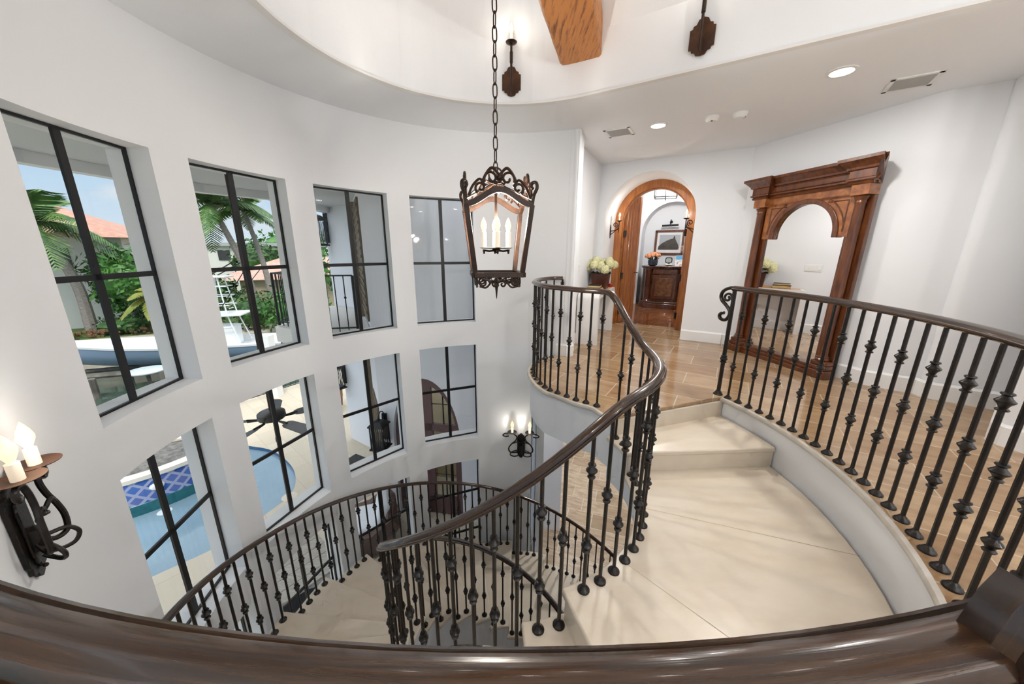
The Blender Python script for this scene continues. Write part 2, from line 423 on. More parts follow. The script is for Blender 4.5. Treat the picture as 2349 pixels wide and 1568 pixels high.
# wall with the arched door recess
def arch(c, hw, spring, z0=0., n=28):
    return [(c - hw, z0)] + [(c - hw * math.cos(pi * i / n), spring + hw * math.sin(pi * i / n)) for i in range(n + 1)] + [(c + hw, z0)]
AC, AH, AS = .80, .70, 1.953
SW = 2.09
def wall_arch(name, s0, s1, d0, d1, ztop, c, hw, spring, material=PLASTER):
    poly = [(s0, 0)] + arch(c, hw, spring) + [(s1, 0), (s1, ztop), (s0, ztop)]
    return MB().prism(poly, lambda s, z: DW(s, d0, z), lambda s, z: DW(s, d1, z)).build(name, material, sharp=30)
struct(wall_arch('wall_far', -.35, SW + .25, 0, .87, CZ, AC, AH, AS))
# wall with the mirror, then the stepped pilasters and the recess
Wp = [V(3.32, 5.35, 0), V(3.89, 3.62, 0), V(4.235, 3.345, 0)]
def wall_strip(name, pts, th=.25, z0=0., z1=CZ, round_last=False):
    out = offset(pts, -th); poly = [(p.x, p.y) for p in pts] + [(p.x, p.y) for p in reversed(out)]
    return struct(MB().slab(poly, z0, z1).build(name, PLASTER, sharp=50))
wall_strip('wall_right', [V(3.34, 5.43, 0), V(3.90, 3.62, 0), V(4.26, 3.34, 0)])
pil = [V(4.215, 3.30, 0) + V(math.cos(t), math.sin(t), 0) * .07 for t in [R(x) for x in (150, 175, 200, 225)]]
wall_strip('wall_pilaster', [V(4.33, 3.45, 0), V(4.20, 3.36, 0), V(4.185, 3.30, 0), V(4.215, 3.25, 0), V(4.57, 2.985, 0), V(4.63, 3.06, 0)], .12)
wall_strip('wall_recess', [V(4.60, 3.24, 0), V(6.4, 2.55, 0)])
wall_strip('wall_near', [V(4.2, 2.75, 0), V(3.74, 2.44, 0), V(3.73, 2.38, 0), V(4.05, 1.55, 0), V(6.4, 1.3, 0)], .12)
# baseboards
def baseboard(name, pts, h=.17, t=.022):
    out = offset(pts, t); m = MB()
    m.sweep(pts, [(0, 0), (t, 0), (t, h - .02), (t * .6, h - .008), (t * .45, h), (0, h)])
    return struct(m.build(name, TRIM, sharp=30))
baseboard('baseboard_right', [DW(AC + AH + .002, .0), DW(SW, 0), V(3.34, 5.40, 0), V(3.90, 3.62, 0), V(4.20, 3.37, 0)])
baseboard('baseboard_pilaster', [V(4.185, 3.36, 0), V(4.175, 3.30, 0), V(4.21, 3.24, 0), V(4.575, 2.965, 0), V(4.64, 3.05, 0)])
baseboard('baseboard_recess', [V(4.60, 3.24, 0), V(6.4, 2.55, 0)])
baseboard('baseboard_near', [V(4.2, 2.75, 0), V(3.735, 2.44, 0), V(3.725, 2.38, 0), V(4.05, 1.54, 0)])
baseboard('baseboard_landing', [LW(.25, 0), LW(L_, 0), DW(.0, 0), DW(AC - AH - .002, 0)])

baseboard('baseboard_pier', [pol(73.5, RW), pol(70, RW)] + [V(cq.x + .056 * math.cos(t), cq.y + .056 * math.sin(t), 0) for t in [R(x) for x in (-112, -90, -70, -50, -30, -12)]] + [V(.847, 4.80, 0), V(.832, 5.0, 0)])
# pale bull-nosed stone edge of the upper floor
EDGE = mat('edge_stone', (.60, .56, .50), .5, c2=(.48, .43, .37), nscale=6)
ep = offset(NOSEC[2:], .052)
for pts in (ep, arc(379.6, 238, 2.292)):
    m = MB(); m.sweep([V(p.x, p.y, -.022) for p in pts], [(-.012, -.016), (.012, -.016), (.019, -.006), (.019, .008), (.012, .0215), (-.012, .0235)]); struct(m.build('trim_4', EDGE))
# ---- ceiling with the raised tray over the well
AX = V(.848, -.53, 0); AY = V(.53, .848, 0); TR = 1.47; TL = 4.4; TC = V(-.05, 2.48, 0)
def tray(r, z, l=TL):
    pts = [TC + AX * l + AY * r + V(0, 0, z)]
    n = 40
    for i in range(n + 1):
        t = pi / 2 + pi * i / n; pts.append(TC + (AX * math.cos(t) + AY * math.sin(t)) * r + V(0, 0, z))
    pts.append(TC + AX * l - AY * r + V(0, 0, z)); return pts
hole = tray(TR, CZ)
outer_ = [pol(a, RW + .12, CZ) for a in range(76, 238, 4)] + [V(-1.95, .2, CZ), V(-2.2, -4.2, CZ), V(6.5, -4.2, CZ), V(6.5, 3.4, CZ), V(4.9, 3.5, CZ), V(4.4, 3.7, CZ), V(3.75, 5.5, CZ), V(3.6, 5.75, CZ), V(1.3, 6.75, CZ), V(.45, 4.95, CZ)]
me = ring_mesh('ceiling', outer_, hole, CEIL)
o = bpy.data.objects.new('ceiling', me); COL.objects.link(o); struct(o)
# tray: upright round wall with a soft lower edge, sloping vault over the straight sides, flat top
m = MB(); prof = [(0, CZ - .0), (0.0, CZ + .02), (.004, CZ + .5)]
low = tray(TR, CZ); mid = tray(TR, CZ + .50); top_arc = tray(TR, CZ + 1.5)
n = len(low)
topz = []
for i, p in enumerate(mid):
    w = 0. if 3 < i < n - 4 else 1.
    d = (TC - p); s = (p - TC).dot(AY); topz.append(V(p.x, p.y, CZ + 1.5) - AY * (s * .42 * w))
for i in range(n):
    j = (i + 1) % n
    m.add([low[i], low[j], mid[j], mid[i]], [(0, 1, 2, 3)]); m.add([mid[i], mid[j], topz[j], topz[i]], [(0, 1, 2, 3)])
m.add(topz, [tuple(range(n))])
struct(m.build('ceiling_tray', CEIL, sharp=30))
m = MB(); m.sweep(tray(TR + .006, CZ + .002), [(-.03, -.006), (.03, -.006), (.03, .012), (-.03, .012)], closed=True); struct(m.build('trim_2', TRIM))

# roof over everything, so that no sky leaks in from above
struct(MB().slab([(x, y) for x, y, z in outer_], CZ + 1.62, CZ + 1.75).build('roof', PLASTER, smooth=False))

# ------------------------------------------------------------------ staircase
st = thing('staircase', 'cream stone spiral staircase curving down round the open well', 'staircase', pol(285, 1.7, -.4))
OR_UP, OR_LOW, IR = 2.30, 2.245, .955
def sector(a0, a1, r_in, r_out, step=3.5, fi=0.):
    o_r = r_out
    ip = iarc(a0 - 0, a1, r_in, step=step); op = arc(a0, a1, o_r, step=step)
    return [(p.x, p.y) for p in ip] + [(p.x, p.y) for p in reversed(op)]
for k in range(1, 21):
    a0, a1 = B(k), B(k + 1) if k < 20 else B(20) - 14.4
    ro = OR_UP if a1 >= 185 else OR_LOW
    nos = 1.15
    m = MB(); m.slab(sector(a0 + nos * .6, a1 - nos, IR - .012, ro), -H * k - .045, -H * k)
    m.build('tread', STONE, st, sharp=30, bevel=.012)
    m = MB(); m.slab(sector(a0 + .1, a0 - .7, IR + .03, ro), -H * k - .001, -H * (k - 1) - .04 if k > 1 else -.036)
    m.build('riser', STONE, st, smooth=False)
m = MB(); m.slab(sector(B(20) - 14.4 + .1, B(20) - 15.1, IR + .03, OR_LOW), GZ, -H * 20 - .04); m.build('riser', STONE, st, smooth=False)
m = MB()
for a in (341., 312.): m.add([pol(a - .06, IR + .12, -2 * H + .0008), pol(a - .06, OR_UP, -2 * H + .0008), pol(a + .06, OR_UP, -2 * H + .0008), pol(a + .06, IR + .12, -2 * H + .0008)], [(0, 1, 2, 3)])
m.build('stone_joint', mat('joint_line', (.40, .32, .23), .7), st, smooth=False)
# plastered soffit and stringers under the treads
m = MB()
for k in range(1, 21):
    a0, a1 = B(k), B(k + 1) if k < 20 else B(20) - 14.4
    ro = (OR_UP if a1 >= 185 else OR_LOW) - .02
    n = max(2, int((a0 - a1) / 4)); zt = -H * k - .044
    def zl(a):
        if k == 1: return -.62
        if k == 2: return -.62 - .10 * max(0, (320 - a) / 30.5)
        if k == 3: return -.72 - (a0 - a) / (a0 - a1) * (H + .03)
        return max(-H * kc(a) - .36, GZ)
    for i in range(n):
        p, q = a0 + (a1 - a0) * i / n, a0 + (a1 - a0) * (i + 1) / n
        P4 = [inner(p, IR + .012), inner(q, IR + .012), pol(q, ro), pol(p, ro)]
        lo = [zl(p), zl(q), zl(q), zl(p)]
        lo = [min(z, zt - .02) for z in lo]
        vs = [V(v.x, v.y, zt) for v in P4] + [V(v.x, v.y, z) for v, z in zip(P4, lo)]
        m.add(vs, [(0, 1, 2, 3), (7, 6, 5, 4), (0, 4, 5, 1), (2, 6, 7, 3)] + ([(3, 7, 4, 0)] if i == 0 else []) + ([(1, 5, 6, 2)] if i == n - 1 else []))
m.build('stringer', PLASTER, st, sharp=30)

# ------------------------------------------------------------------ railings
BR, KR, SR = .0105, .029, .034
def bar_mesh(h): return MB().tube([(0, 0, 0), (0, 0, h)], BR, 8)
def knuckle_mesh(z):
    return MB().lathe([(BR, z - .042), (.019, z - .040), (.021, z - .035), (.013, z - .027), (.017, z - .016), (KR, z - .002), (KR, z + .003), (.017, z + .016), (.013, z + .024), (.021, z + .031), (.019, z + .037), (BR, z + .039)], n=12)
def shoe_mesh(): return MB().lathe([(SR, 0), (SR, .006), (.030, .012), (.024, .016), (.019, .024), (.012, .032), (BR, .034)], n=14)
PROTO = {}
def baluster(parent, p, h, kn):
    """one forged bar standing at p: bar > shoe, knuckles; kn: knuckle heights"""
    key = (round(h, 2), tuple(round(q, 2) for q in kn))
    inv = WORLD_LOC(parent).inverted()
    if key not in PROTO:
        b = bar_mesh(key[0]).build('baluster', IRON); b.parent = parent
        s_ = shoe_mesh().build('shoe', IRON); s_.parent = b
        for z in kn: k_ = knuckle_mesh(z).build('knuckle', IRON); k_.parent = b
        PROTO[key] = b
    else:
        b = dup(PROTO[key]); b.parent = parent
    b.location = inv @ Vector(p)
    return b
RAILP = [(-.034, .0), (-.0375, .006), (-.0365, .013), (-.032, .016), (-.0275, .0125), (-.026, .019), (-.020, .030), (-.010, .0365), (0, .0385), (.010, .0365), (.020, .030), (.026, .019), (.0275, .0125), (.032, .016), (.0365, .013), (.0375, .006), (.034, 0), (.022, -.008), (-.022, -.008)]
RAILP = RAILP[::-1]

# inner railing: landing nose, down the steps, round the well to the ground
IZ = [(400, 1.065), (391, 1.06), (387, 1.03), (379, .90), (367, .75), (356, .705), (312, .70), (304, .68), (300, .65), (289.5, .53), (234, -.23), (176, -1.10), (47, -2.82), (40, -2.9)]
ir = thing('stair_railing', 'dark iron railing of the inner well sweeping from the landing down the steps', 'railing', (i20.x, i20.y, 0))
path = [V(p.x, p.y, 1.065) for p in NOSEC[:-1]]
th = 380
while th >= 44: path.append(inner(th, 1.0, lerp_table(IZ, th))); th -= 3
# soften the bends
for _ in range(2): path = [path[0]] + [(path[i - 1] + path[i] * 2 + path[i + 1]) / 4 for i in range(1, len(path) - 1)] + [path[-1]]
MB().sweep(path, RAILP, uv=True).build('handrail', RAIL, ir, sharp=25)
m = MB(); e0 = path[0]
m.tube([e0 + V(-.0, 0, 0), e0 + V(.0, .0, -.045), e0 + V(.0, .012, -.06)], [.014, .014, .018], 8); m.box(e0 + V(0, .03, -.055), (.04, .05, .035)); m.build('wall_bracket', IRON, ir)
two, one = (.84, .33), (.58,)
cnt = 0
L1 = [(.55, 4.60), (.44, 4.51), (.35, 4.38), (.29, 4.22), (.262, 4.08), (.256, 3.96), (.265, 3.85)] + NOSE[7:]
for i, (x, y) in enumerate(L1): baluster(ir, (x, y, 0), 1.065, two if i % 2 else one)
def rail_bal(parent, a, k, zfun, r, idx, ctr=None):
    p = inner(a, r, -H * k) if ctr else pol(a, r, -H * k)
    h = zfun(a) - p.z
    z1 = h * .78; z2 = h * .31; zm = h * .55
    baluster(parent, p, h, (z1, z2) if idx % 2 else (zm,))
izf = lambda a: lerp_table(IZ, a)
idx = 0
for a in (377.5, 371.0): rail_bal(ir, a, 1, izf, 1.0, idx, 1); idx += 1
a = 362.
while a > 291: rail_bal(ir, a, 2, izf, 1.0, idx, 1); idx += 1; a -= 6.15
for k in range(3, 21):
    w = (B(k) - B(k + 1)) if k < 20 else 14.4
    for f in (.2, .7): rail_bal(ir, B(k) - w * f - .3, k, izf, 1.0, idx, 1); idx += 1
# outer railing of the lower flight
orr = thing('stair_railing', 'dark iron railing along the outer edge of the lower flight, beside the windows', 'railing', pol(150, 2.17, -2.4))
ozf = lambda a: 1.065 - H * (kc(a) - .4)
path = [pol(a, 2.18, ozf(a)) for a in [222 - 3 * i for i in range(60)] if a >= 44]
MB().sweep(path, [(x * .82, y * .82) for x, y in RAILP], uv=True).build('handrail', RAIL, orr, sharp=25)
idx = 0
for k in range(9, 21):
    w = (B(k) - B(k + 1)) if k < 20 else 14.4
    n = 5 if k > 11 else 4
    for f in range(n): rail_bal(orr, B(k) - (f + .75) * w / n + .2, k, ozf, 2.18, idx); idx += 1
# balcony railing, round the upper floor from the head of the steps past the camera
br = thing('balcony_railing', 'dark iron balcony railing with knuckled bars curving round to the foreground', 'railing', pol(381.6, 2.34, 0))
def brr(a): return lerp_table([(236, 2.262), (258, 2.276), (272, 2.283), (283, 2.294), (300, 2.314), (325, 2.352), (360, 2.355), (382, 2.337)], a)
def bz(a): return 1.068
path = [pol(381.9 - 1.6 * i, brr(381.9 - 1.6 * i), 1.068) for i in range(91)]
MB().sweep(path, RAILP, uv=True).build('handrail', RAIL, br, sharp=25)
idx = 0; a = 378.9
while a > 240:
    baluster(br, pol(a, brr(a), 0), 1.066, two if idx % 2 == 0 else one); idx += 1; a -= 2.72
# newel at the head of the steps, with its forged S-scroll
p0 = pol(381.6, 2.337)
m = MB(); m.tube([p0, p0 + V(0, 0, 1.06)], .019, 10); nw = m.build('newel', IRON, br)
MB().lathe([(.045, 0), (.045, .008), (.036, .014), (.03, .028), (.02, .04)], p0, 16).build('shoe', IRON, nw)
MB().lathe([(.019, .34), (.03, .345), (.03, .355), (.022, .362), (.034, .375), (.034, .388), (.022, .4), (.028, .405), (.028, .415), (.019, .42)], p0, 14).build('knuckle', IRON, nw)
tg = (pol(381.6, 2.337) - pol(379, 2.337)).normalized(); up = V(0, 0, 1)
sc = [p0 + tg * .0 + up * 1.085] + [p0 + tg * (.02 + .115 * math.sin(t)) + up * (1.0 + .085 * math.cos(t)) for t in [R(x) for x in range(10, 140, 12)]]
sc += [p0 + tg * .05 + up * .90, p0 + tg * .015 + up * .855, p0 + tg * .02 + up * .81] + [p0 + tg * (.075 + .045 * math.cos(t)) + up * (.80 + .035 * math.sin(t)) for t in [R(x) for x in range(200, 460, 25)]]
sc = catmull(sc, 2)
m = MB(); m.tube(sc, .017, 8)
m.tube(spiral(p0 + tg * .06 + up * .985, .05, .012, R(200), R(-250), 26, tg, up), [.012] * 20 + [.012] * 7, 7)
m.build('scroll', IRON, br)
# upright end piece of the moulded rail, close to the camera
q0 = V(.415, .225, 1.085); lean = V(.55, .10, 0).normalized()
prof = [(x * 1.0, y) for x, y in [(-.036, -.02), (-.038, .0), (-.030, .012), (-.032, .02), (-.018, .032), (0, .036), (.018, .032), (.032, .02), (.030, .012), (.038, 0), (.036, -.02)]][::-1]
m = MB(); m.sweep([q0 + lean * .02 + V(0, 0, -.05), q0 + lean * .02 + V(0, 0, -.02), q0 + lean * .02 + V(.0, 0, .015), q0 + lean * .022 + V(.004, .0, .038), q0 + lean * .028 + V(.008, 0, .050)], prof, up=V(.35, -1, 0).normalized(), uv=True)
m.build('rail_end', RAIL, br, sharp=25)
# ------------------------------------------------------------------ arched door and the recess
door = bpy.data.objects.new('door_1', None); COL.objects.link(door); door['kind'] = 'structure'; door.location = DW(AC, .8); door.empty_display_size = .1
def ring_arch(m, c, h_out, h_in, spring, d0, d1, n=28):
    poly = arch(c, h_out, spring, 0, n) + arch(c, h_in, spring, 0, n)[::-1]
    return m.prism(poly, lambda s, z: DW(s, d0, z), lambda s, z: DW(s, d1, z))
ring_arch(MB(), AC, .70, .565, AS, .74, .868).build('frame', DOORW, door, sharp=30, bevel=.006)
ring_arch(MB(), AC, .60, .55, AS, .80, .90).build('stop', DOORW, door, sharp=30)
for side in (-1, 1):
    hinge = DW(AC + side * .555, .90)
    ang = R(71) if side < 0 else R(96)
    # leaf swung into the room beyond
    dirv = (WD * (-side) * math.cos(ang) + WN * math.sin(ang)).normalized(); nv = V(-dirv.y, dirv.x, 0)
    wl = .55
    out = [(0, .01), (wl, .01)] + [(wl * (1 - math.cos(t)) , AS + .56 * math.sin(t)) for t in [R(90 - 6 * i) for i in range(16)]]
    def lf(s, z, d): return hinge + dirv * s + nv * d + V(0, 0, z)
    m = MB(); m.prism(out, lambda s, z: lf(s, z, -.025), lambda s, z: lf(s, z, .025)); leaf = m.build('door_leaf', DOORW, door, sharp=30)
    m = MB()
    for q in range(5):
        s = .07 + q * .1; zt = AS + .56 * math.sqrt(max(0, 1 - (1 - s / wl) ** 2)) - .05
        for dd in (-.025, .025): m.tube([lf(s, .25, dd), lf(s, zt, dd)], .014, 8)
    m.build('moulding', DOORW, leaf)
    for z in (.25, .95, 1.75): MB().box(hinge + V(0, 0, z) - WN * .03 - WD * side * .02, (.045, .05, .12)).build('hinge', BLACKM, leaf, smooth=False)
    m = MB(); m.tube([lf(wl - .06, 1.0, -.03), lf(wl - .06, 1.0, -.08), lf(wl - .17, 1.0, -.08)], .011, 8); m.build('handle', BLACKM, leaf)

# ------------------------------------------------------------------ room behind the door
struct(MB().slab([tuple(DW(s, d).xy) for s, d in ((-2.2, .80), (3.6, .80), (3.6, 5.0), (-2.2, 5.0))], -.05, -.001).build('floor_hall', WOODF, smooth=False))
NC, NH, NS = .80, .745, 1.90
struct(wall_arch('wall_hall', -2.2, 3.6, 3.9, 4.4, 3.0, NC, NH, NS))
struct(MB().prism([(-2.2, 0), (3.6, 0), (3.6, 3.0), (-2.2, 3.0)], lambda s, z: DW(s, 4.4, z), lambda s, z: DW(s, 4.5, z)).build('wall_niche', PLASTER, smooth=False))
struct(MB().slab([tuple(DW(s, d).xy) for s, d in ((-2.2, .87), (3.6, .87), (3.6, 4.6), (-2.2, 4.6))], 3.0, 3.1).build('ceiling_hall', CEIL, smooth=False))
for s in (-2.2, 3.6): struct(MB().prism([(.87, 0), (4.6, 0), (4.6, 3.0), (.87, 3.0)], lambda d, z: DW(s, d, z), lambda d, z: DW(s + .1, d, z)).build('wall_hall_side', PLASTER, smooth=False))
baseboard('baseboard_hall', [DW(-2.1, 3.9), DW(NC - NH, 3.9), DW(NC - NH, 4.4), DW(NC + NH, 4.4), DW(NC + NH, 3.9)])
# cabinet with bowed door and quarter-round glossy columns
cb = thing('cabinet', 'dark carved wooden cabinet standing in the niche beyond the arched door', 'cabinet', DW(.82, 3.75))
CS0, CS1, CD0, CD1 = .235, 1.36, 3.32, 4.28
m = MB(); m.prism([(CS0, CD1), (CS0, CD0 + .22), (CS0 + .3, CD0 + .02), (CS1 - .3, CD0 + .02), (CS1, CD0 + .22), (CS1, CD1)], lambda s, d: DW(s, d, .10), lambda s, d: DW(s, d, 1.0)); m.build('body', CABW, cb, sharp=30, bevel=.008)
def bow(o): return [(CS0 - o, CD1), (CS0 - o, CD0 + .18 - o), (CS0 + .12, CD0 + .02 - o)] + [(CS0 + .25 + (CS1 - CS0 - .5) * i / 10, CD0 - o - .03 * math.sin(pi * i / 10)) for i in range(11)] + [(CS1 - .12, CD0 + .02 - o), (CS1 + o, CD0 + .18 - o), (CS1 + o, CD1)]
m = MB(); m.prism(bow(.03), lambda s, d: DW(s, d, 0), lambda s, d: DW(s, d, .12)); m.prism(bow(.015), lambda s, d: DW(s, d, .12), lambda s, d: DW(s, d, .17)); m.build('plinth', CABW, cb, sharp=30, bevel=.01)
m = MB(); m.prism(bow(.035), lambda s, d: DW(s, d, 1.03), lambda s, d: DW(s, d, 1.065)); m.prism(bow(.015), lambda s, d: DW(s, d, 1.0), lambda s, d: DW(s, d, 1.03)); m.build('top', CABW, cb, sharp=30, bevel=.008)
for s in (CS0 + .17, CS1 - .17):
    MB().lathe([(.10, .12), (.10, .18), (.085, .2), (.085, .9), (.095, .92), (.1, 1.0)], DW(s, CD0 + .09), 18).build('column', CABW, cb)
m = MB(); m.prism([(.52, .24), (1.08, .24), (1.08, .84), (.52, .84)], lambda s, z: DW(s, CD0 + .03, z), lambda s, z: DW(s, CD0 - .02, z)); cd_ = m.build('door', CABW, cb, smooth=False, bevel=.008)
m = MB(); m.prism([(.60, .31), (1.0, .31), (1.0, .77), (.60, .77)], lambda s, z: DW(s, CD0 - .015, z), lambda s, z: DW(s, CD0 - .032, z)); m.build('panel', mat('burr_panel', (.15, .055, .015), .25, c2=(.07, .022, .007), nscale=12, coat=.5), cd_, smooth=False, bevel=.01)
m = MB(); m.ball(DW(.565, CD0 - .035, .55), .014); m.build('knob', BRONZE, cd_)
m = MB(); m.prism([(.52, .87), (1.08, .87), (1.08, .985), (.52, .985)], lambda s, z: DW(s, CD0 + .03, z), lambda s, z: DW(s, CD0 - .02, z)); dr = m.build('drawer', CABW, cb, smooth=False, bevel=.008)
for s in (.64, .96): MB().ball(DW(s, CD0 - .03, .925), .012).build('knob', BRONZE, dr)
# vase of peach roses
def petals(m, c, r, n, size, flatten=1.):
    for i in range(n):
        z = 1 - 1.6 * (i + .5) / n; a = i * 2.39996; q = math.sqrt(max(0, 1 - z * z))
        d = V(q * math.cos(a), q * math.sin(a), z * flatten); p = Vector(c) + d * r
        u = d.cross(V(.3, .2, 1)).normalized(); w = d.cross(u); s = size * random.uniform(.8, 1.2)
        m.add([p + u * s, p + w * s + d * s * .4, p - u * s, p - w * s + d * s * .4], [(0, 1, 2, 3)])
    return m
PEACH = mat('peach_petals', (.75, .28, .12), .6, c2=(.85, .45, .25), nscale=30); LEAF = mat('rose_leaf', (.02, .05, .015), .5)
vz = thing('flower_vase', 'dark glass vase of peach roses on the cabinet beyond the door', 'vase', DW(.46, 3.5, 1.065))
MB().lathe([(.07, 1.065), (.11, 1.08), (.125, 1.16), (.12, 1.22), (.10, 1.22), (.1, 1.10)], DW(.46, 3.5), 18).build('vase', mat('dark_vase', (.015, .02, .03), .1, coat=.5), vz)
for i in range(16):
    z = i % 3; a = i * 2.4; rr = .05 + .12 * ((i * 7) % 10) / 10
    c = DW(.46 + rr * math.cos(a) * 1.1, 3.5 + rr * math.sin(a), 1.29 + .10 * (1 - rr / .17))
    m = MB(); m.ball(c, .035, 8, 5); petals(m, c, .04, 26, .026); m.build('rose', PEACH, vz)
m = MB()
for i in range(16):
    a = i * .9; m.tube([DW(.46, 3.5, 1.2), DW(.46 + .14 * math.cos(a), 3.5 + .13 * math.sin(a), 1.25 + .05 * (i % 2))], [.004, .012], 5)
m.build('leaves', LEAF, vz)
# small frame, shell dish and leaning book on the cabinet
pf = thing('photo_frame', 'small dark rounded photo frame standing on the cabinet behind the roses', 'frame', DW(.80, 3.85, 1.065))
m = MB(); c = DW(.80, 3.85, 1.20); poly = [(.075 * math.copysign(abs(math.cos(t)) ** .5, math.cos(t)), .065 * math.copysign(abs(math.sin(t)) ** .5, math.sin(t))) for t in [2 * pi * i / 24 for i in range(24)]]
m.prism(poly, lambda x, z: c + WD * x * 1.15 + V(0, 0, z * 1.15), lambda x, z: c + WD * x * 1.15 + WN * .02 + V(0, 0, z * 1.15)); m.box(DW(.8, 3.87, 1.095), (.05, .04, .06)); m.build('frame', BLACKM, pf)
m = MB(); m.prism(poly, lambda x, z: c + WD * x * .85 - WN * .004 + V(0, 0, z * .85), lambda x, z: c + WD * x * .85 + V(0, 0, z * .85)); m.build('picture', mat('pale_photo', (.5, .56, .52), .3, c2=(.3, .36, .33), nscale=30), pf)
m = MB(); m.lathe([(.02, 0), (.09, .012), (.13, .03), (.12, .034), (.05, .02)], DW(.84, 3.55, 1.065), 14)
for i in range(5): m.ball(DW(.78 + .03 * i, 3.55 + .02 * (i % 2), 1.10), .022, 8, 5)
tag(origin_to(m.build('shell_dish', mat('shell_white', (.75, .72, .62), .5)), DW(.84, 3.55, 1.065)), 'low pale dish of shells on the cabinet right of the roses', 'dish')
bk = thing('book', 'book with a blue and white cover leaning upright on the cabinet', 'book', DW(1.06, 3.6, 1.065))
def lean(s, z, o=0.): return DW(s, 3.56 + z * .25 + o, 1.067 + z)
m = MB(); m.prism([(.98, 0), (1.16, 0), (1.16, .26), (.98, .26)], lambda s, z: lean(s, z), lambda s, z: lean(s, z, .03)); m.build('cover', mat('book_cover', (.72, .70, .66), .4, c2=(.25, .22, .20), nscale=22, lo=.5, hi=.6), bk, smooth=False)
m = MB(); m.prism([(.985, .16), (1.155, .16), (1.155, .255), (.985, .255)], lambda s, z: lean(s, z, -.002), lambda s, z: lean(s, z, .001)); m.build('blue_band', mat('book_blue', (.04, .25, .45), .4), bk, smooth=False)
# framed horse-head picture and its light
pc = thing('framed_picture', 'dark framed picture of a dark horse head hanging in the niche', 'picture', DW(.72, 4.38, 1.66))
PS0, PS1, PZ0, PZ1 = .335, 1.07, 1.335, 1.985
def PP(s, z, d): return DW(s, d, z)
m = MB()
for a in ((PS0, PZ0, PS1, PZ0 + .055), (PS0, PZ1 - .055, PS1, PZ1), (PS0, PZ0, PS0 + .055, PZ1), (PS1 - .055, PZ0, PS1, PZ1)):
    m.prism([(a[0], a[1]), (a[2], a[1]), (a[2], a[3]), (a[0], a[3])], lambda s, z: PP(s, z, 4.355), lambda s, z: PP(s, z, 4.398))
m.build('frame', MAHOG, pc, smooth=False)
m = MB(); m.prism([(PS0 + .05, PZ0 + .05), (PS1 - .05, PZ0 + .05), (PS1 - .05, PZ1 - .05), (PS0 + .05, PZ1 - .05)], lambda s, z: PP(s, z, 4.38), lambda s, z: PP(s, z, 4.395)); m.build('mat_board', mat('mat_board', (.82, .82, .82), .6), pc, smooth=False)
m = MB(); m.prism([(.45, 1.47), (.97, 1.47), (.97, 1.86), (.45, 1.86)], lambda s, z: PP(s, z, 4.376), lambda s, z: PP(s, z, 4.381)); m.build('photo', mat('photo_grey', (.42, .44, .46), .4), pc, smooth=False)
hs = [(.43, 1.47), (.44, 1.56), (.52, 1.64), (.62, 1.70), (.72, 1.745), (.79, 1.76), (.815, 1.84), (.84, 1.80), (.855, 1.74), (.90, 1.66), (.94, 1.58), (.955, 1.52), (.93, 1.47)]
m = MB(); m.prism(hs, lambda s, z: PP(s, z, 4.372), lambda s, z: PP(s, z, 4.377)); m.build('horse', mat('horse_dark', (.035, .026, .018), .5, c2=(.06, .05, .04), nscale=10), pc, smooth=False)
pl_ = thing('picture_light', 'slim dark picture light mounted above the framed horse picture', 'lamp', DW(.70, 4.39, 2.11))
m = MB(); m.tube([DW(.50, 4.22, 2.09), DW(.90, 4.22, 2.10)], .026, 10); m.build('shade', BLACKM, pl_)
m = MB(); m.tube([DW(.70, 4.40, 2.20), DW(.70, 4.30, 2.24), DW(.70, 4.22, 2.12)], .012, 8); m.ball(DW(.70, 4.385, 2.19), .04); m.build('arm', BLACKM, pl_)
# box lantern hanging in that room
hl = thing('hanging_lantern', 'black open box lantern hanging in the room beyond the arch', 'lantern', DW(.74, 2.4, 2.65))
m = MB(); c = DW(.74, 2.4, .12); ex, ey = V(.92, -.39, 0), V(.39, .92, 0)
for z in (2.44, 2.86):
    pts = [c + ex * a * .22 + ey * b * .17 + V(0, 0, z) for a, b in ((-1, -1), (1, -1), (1, 1), (-1, 1))]
    for i in range(4): m.tube([pts[i], pts[(i + 1) % 4]], .011, 6)
for a, b in ((-1, -1), (1, -1), (1, 1), (-1, 1)): m.tube([c + ex * a * .22 + ey * b * .17 + V(0, 0, 2.44), c + ex * a * .22 + ey * b * .17 + V(0, 0, 2.86)], .011, 6)
m.tube([c + ey * .17 + V(0, 0, 2.44), c - ey * .17 + V(0, 0, 2.44)], .008, 6)
m.build('cage', BLACKM, hl)
m = MB(); m.tube([c + V(0, 0, 2.38), c + V(0, 0, 2.88)], .012, 8); m.lathe([(.06, 2.85), (.05, 2.88)], c, 14); m.build('stem', BLACKM, hl)
lamp('hall_light', DW(.9, 2.3, 2.75), 75, .12, (1, .98, .95))

# ------------------------------------------------------------------ big leaning mirror
MW = 1.38; MH = 2.36
MB0 = V(3.39, 5.11, 0); MD = V(.228, -.974, 0).normalized(); MNi = V(MD.y, -MD.x, 0)   # MNi points into the room
tilt = R(.5)
mr = thing('floor_mirror', 'tall walnut framed floor mirror with arched top and cornice leaning on the wall', 'mirror', MB0 + MD * MW / 2)
def MM(s, z, d): return MB0 + MD * s + V(0, 0, z * math.cos(tilt)) + MNi * (d - z * math.sin(tilt) + .0)
def mprism(m, poly, d0, d1): return m.prism(poly, lambda s, z: MM(s, z, d0), lambda s, z: MM(s, z, d1))
def mbox(m, s0, s1, z0, z1, d0, d1): return mprism(m, [(s0, z0), (s1, z0), (s1, z1), (s0, z1)], d0, d1)
m = MB(); mbox(m, .06, MW - .06, .1, 2.2, -.02, .015); m.build('back_panel', MAHOG, mr, smooth=False)
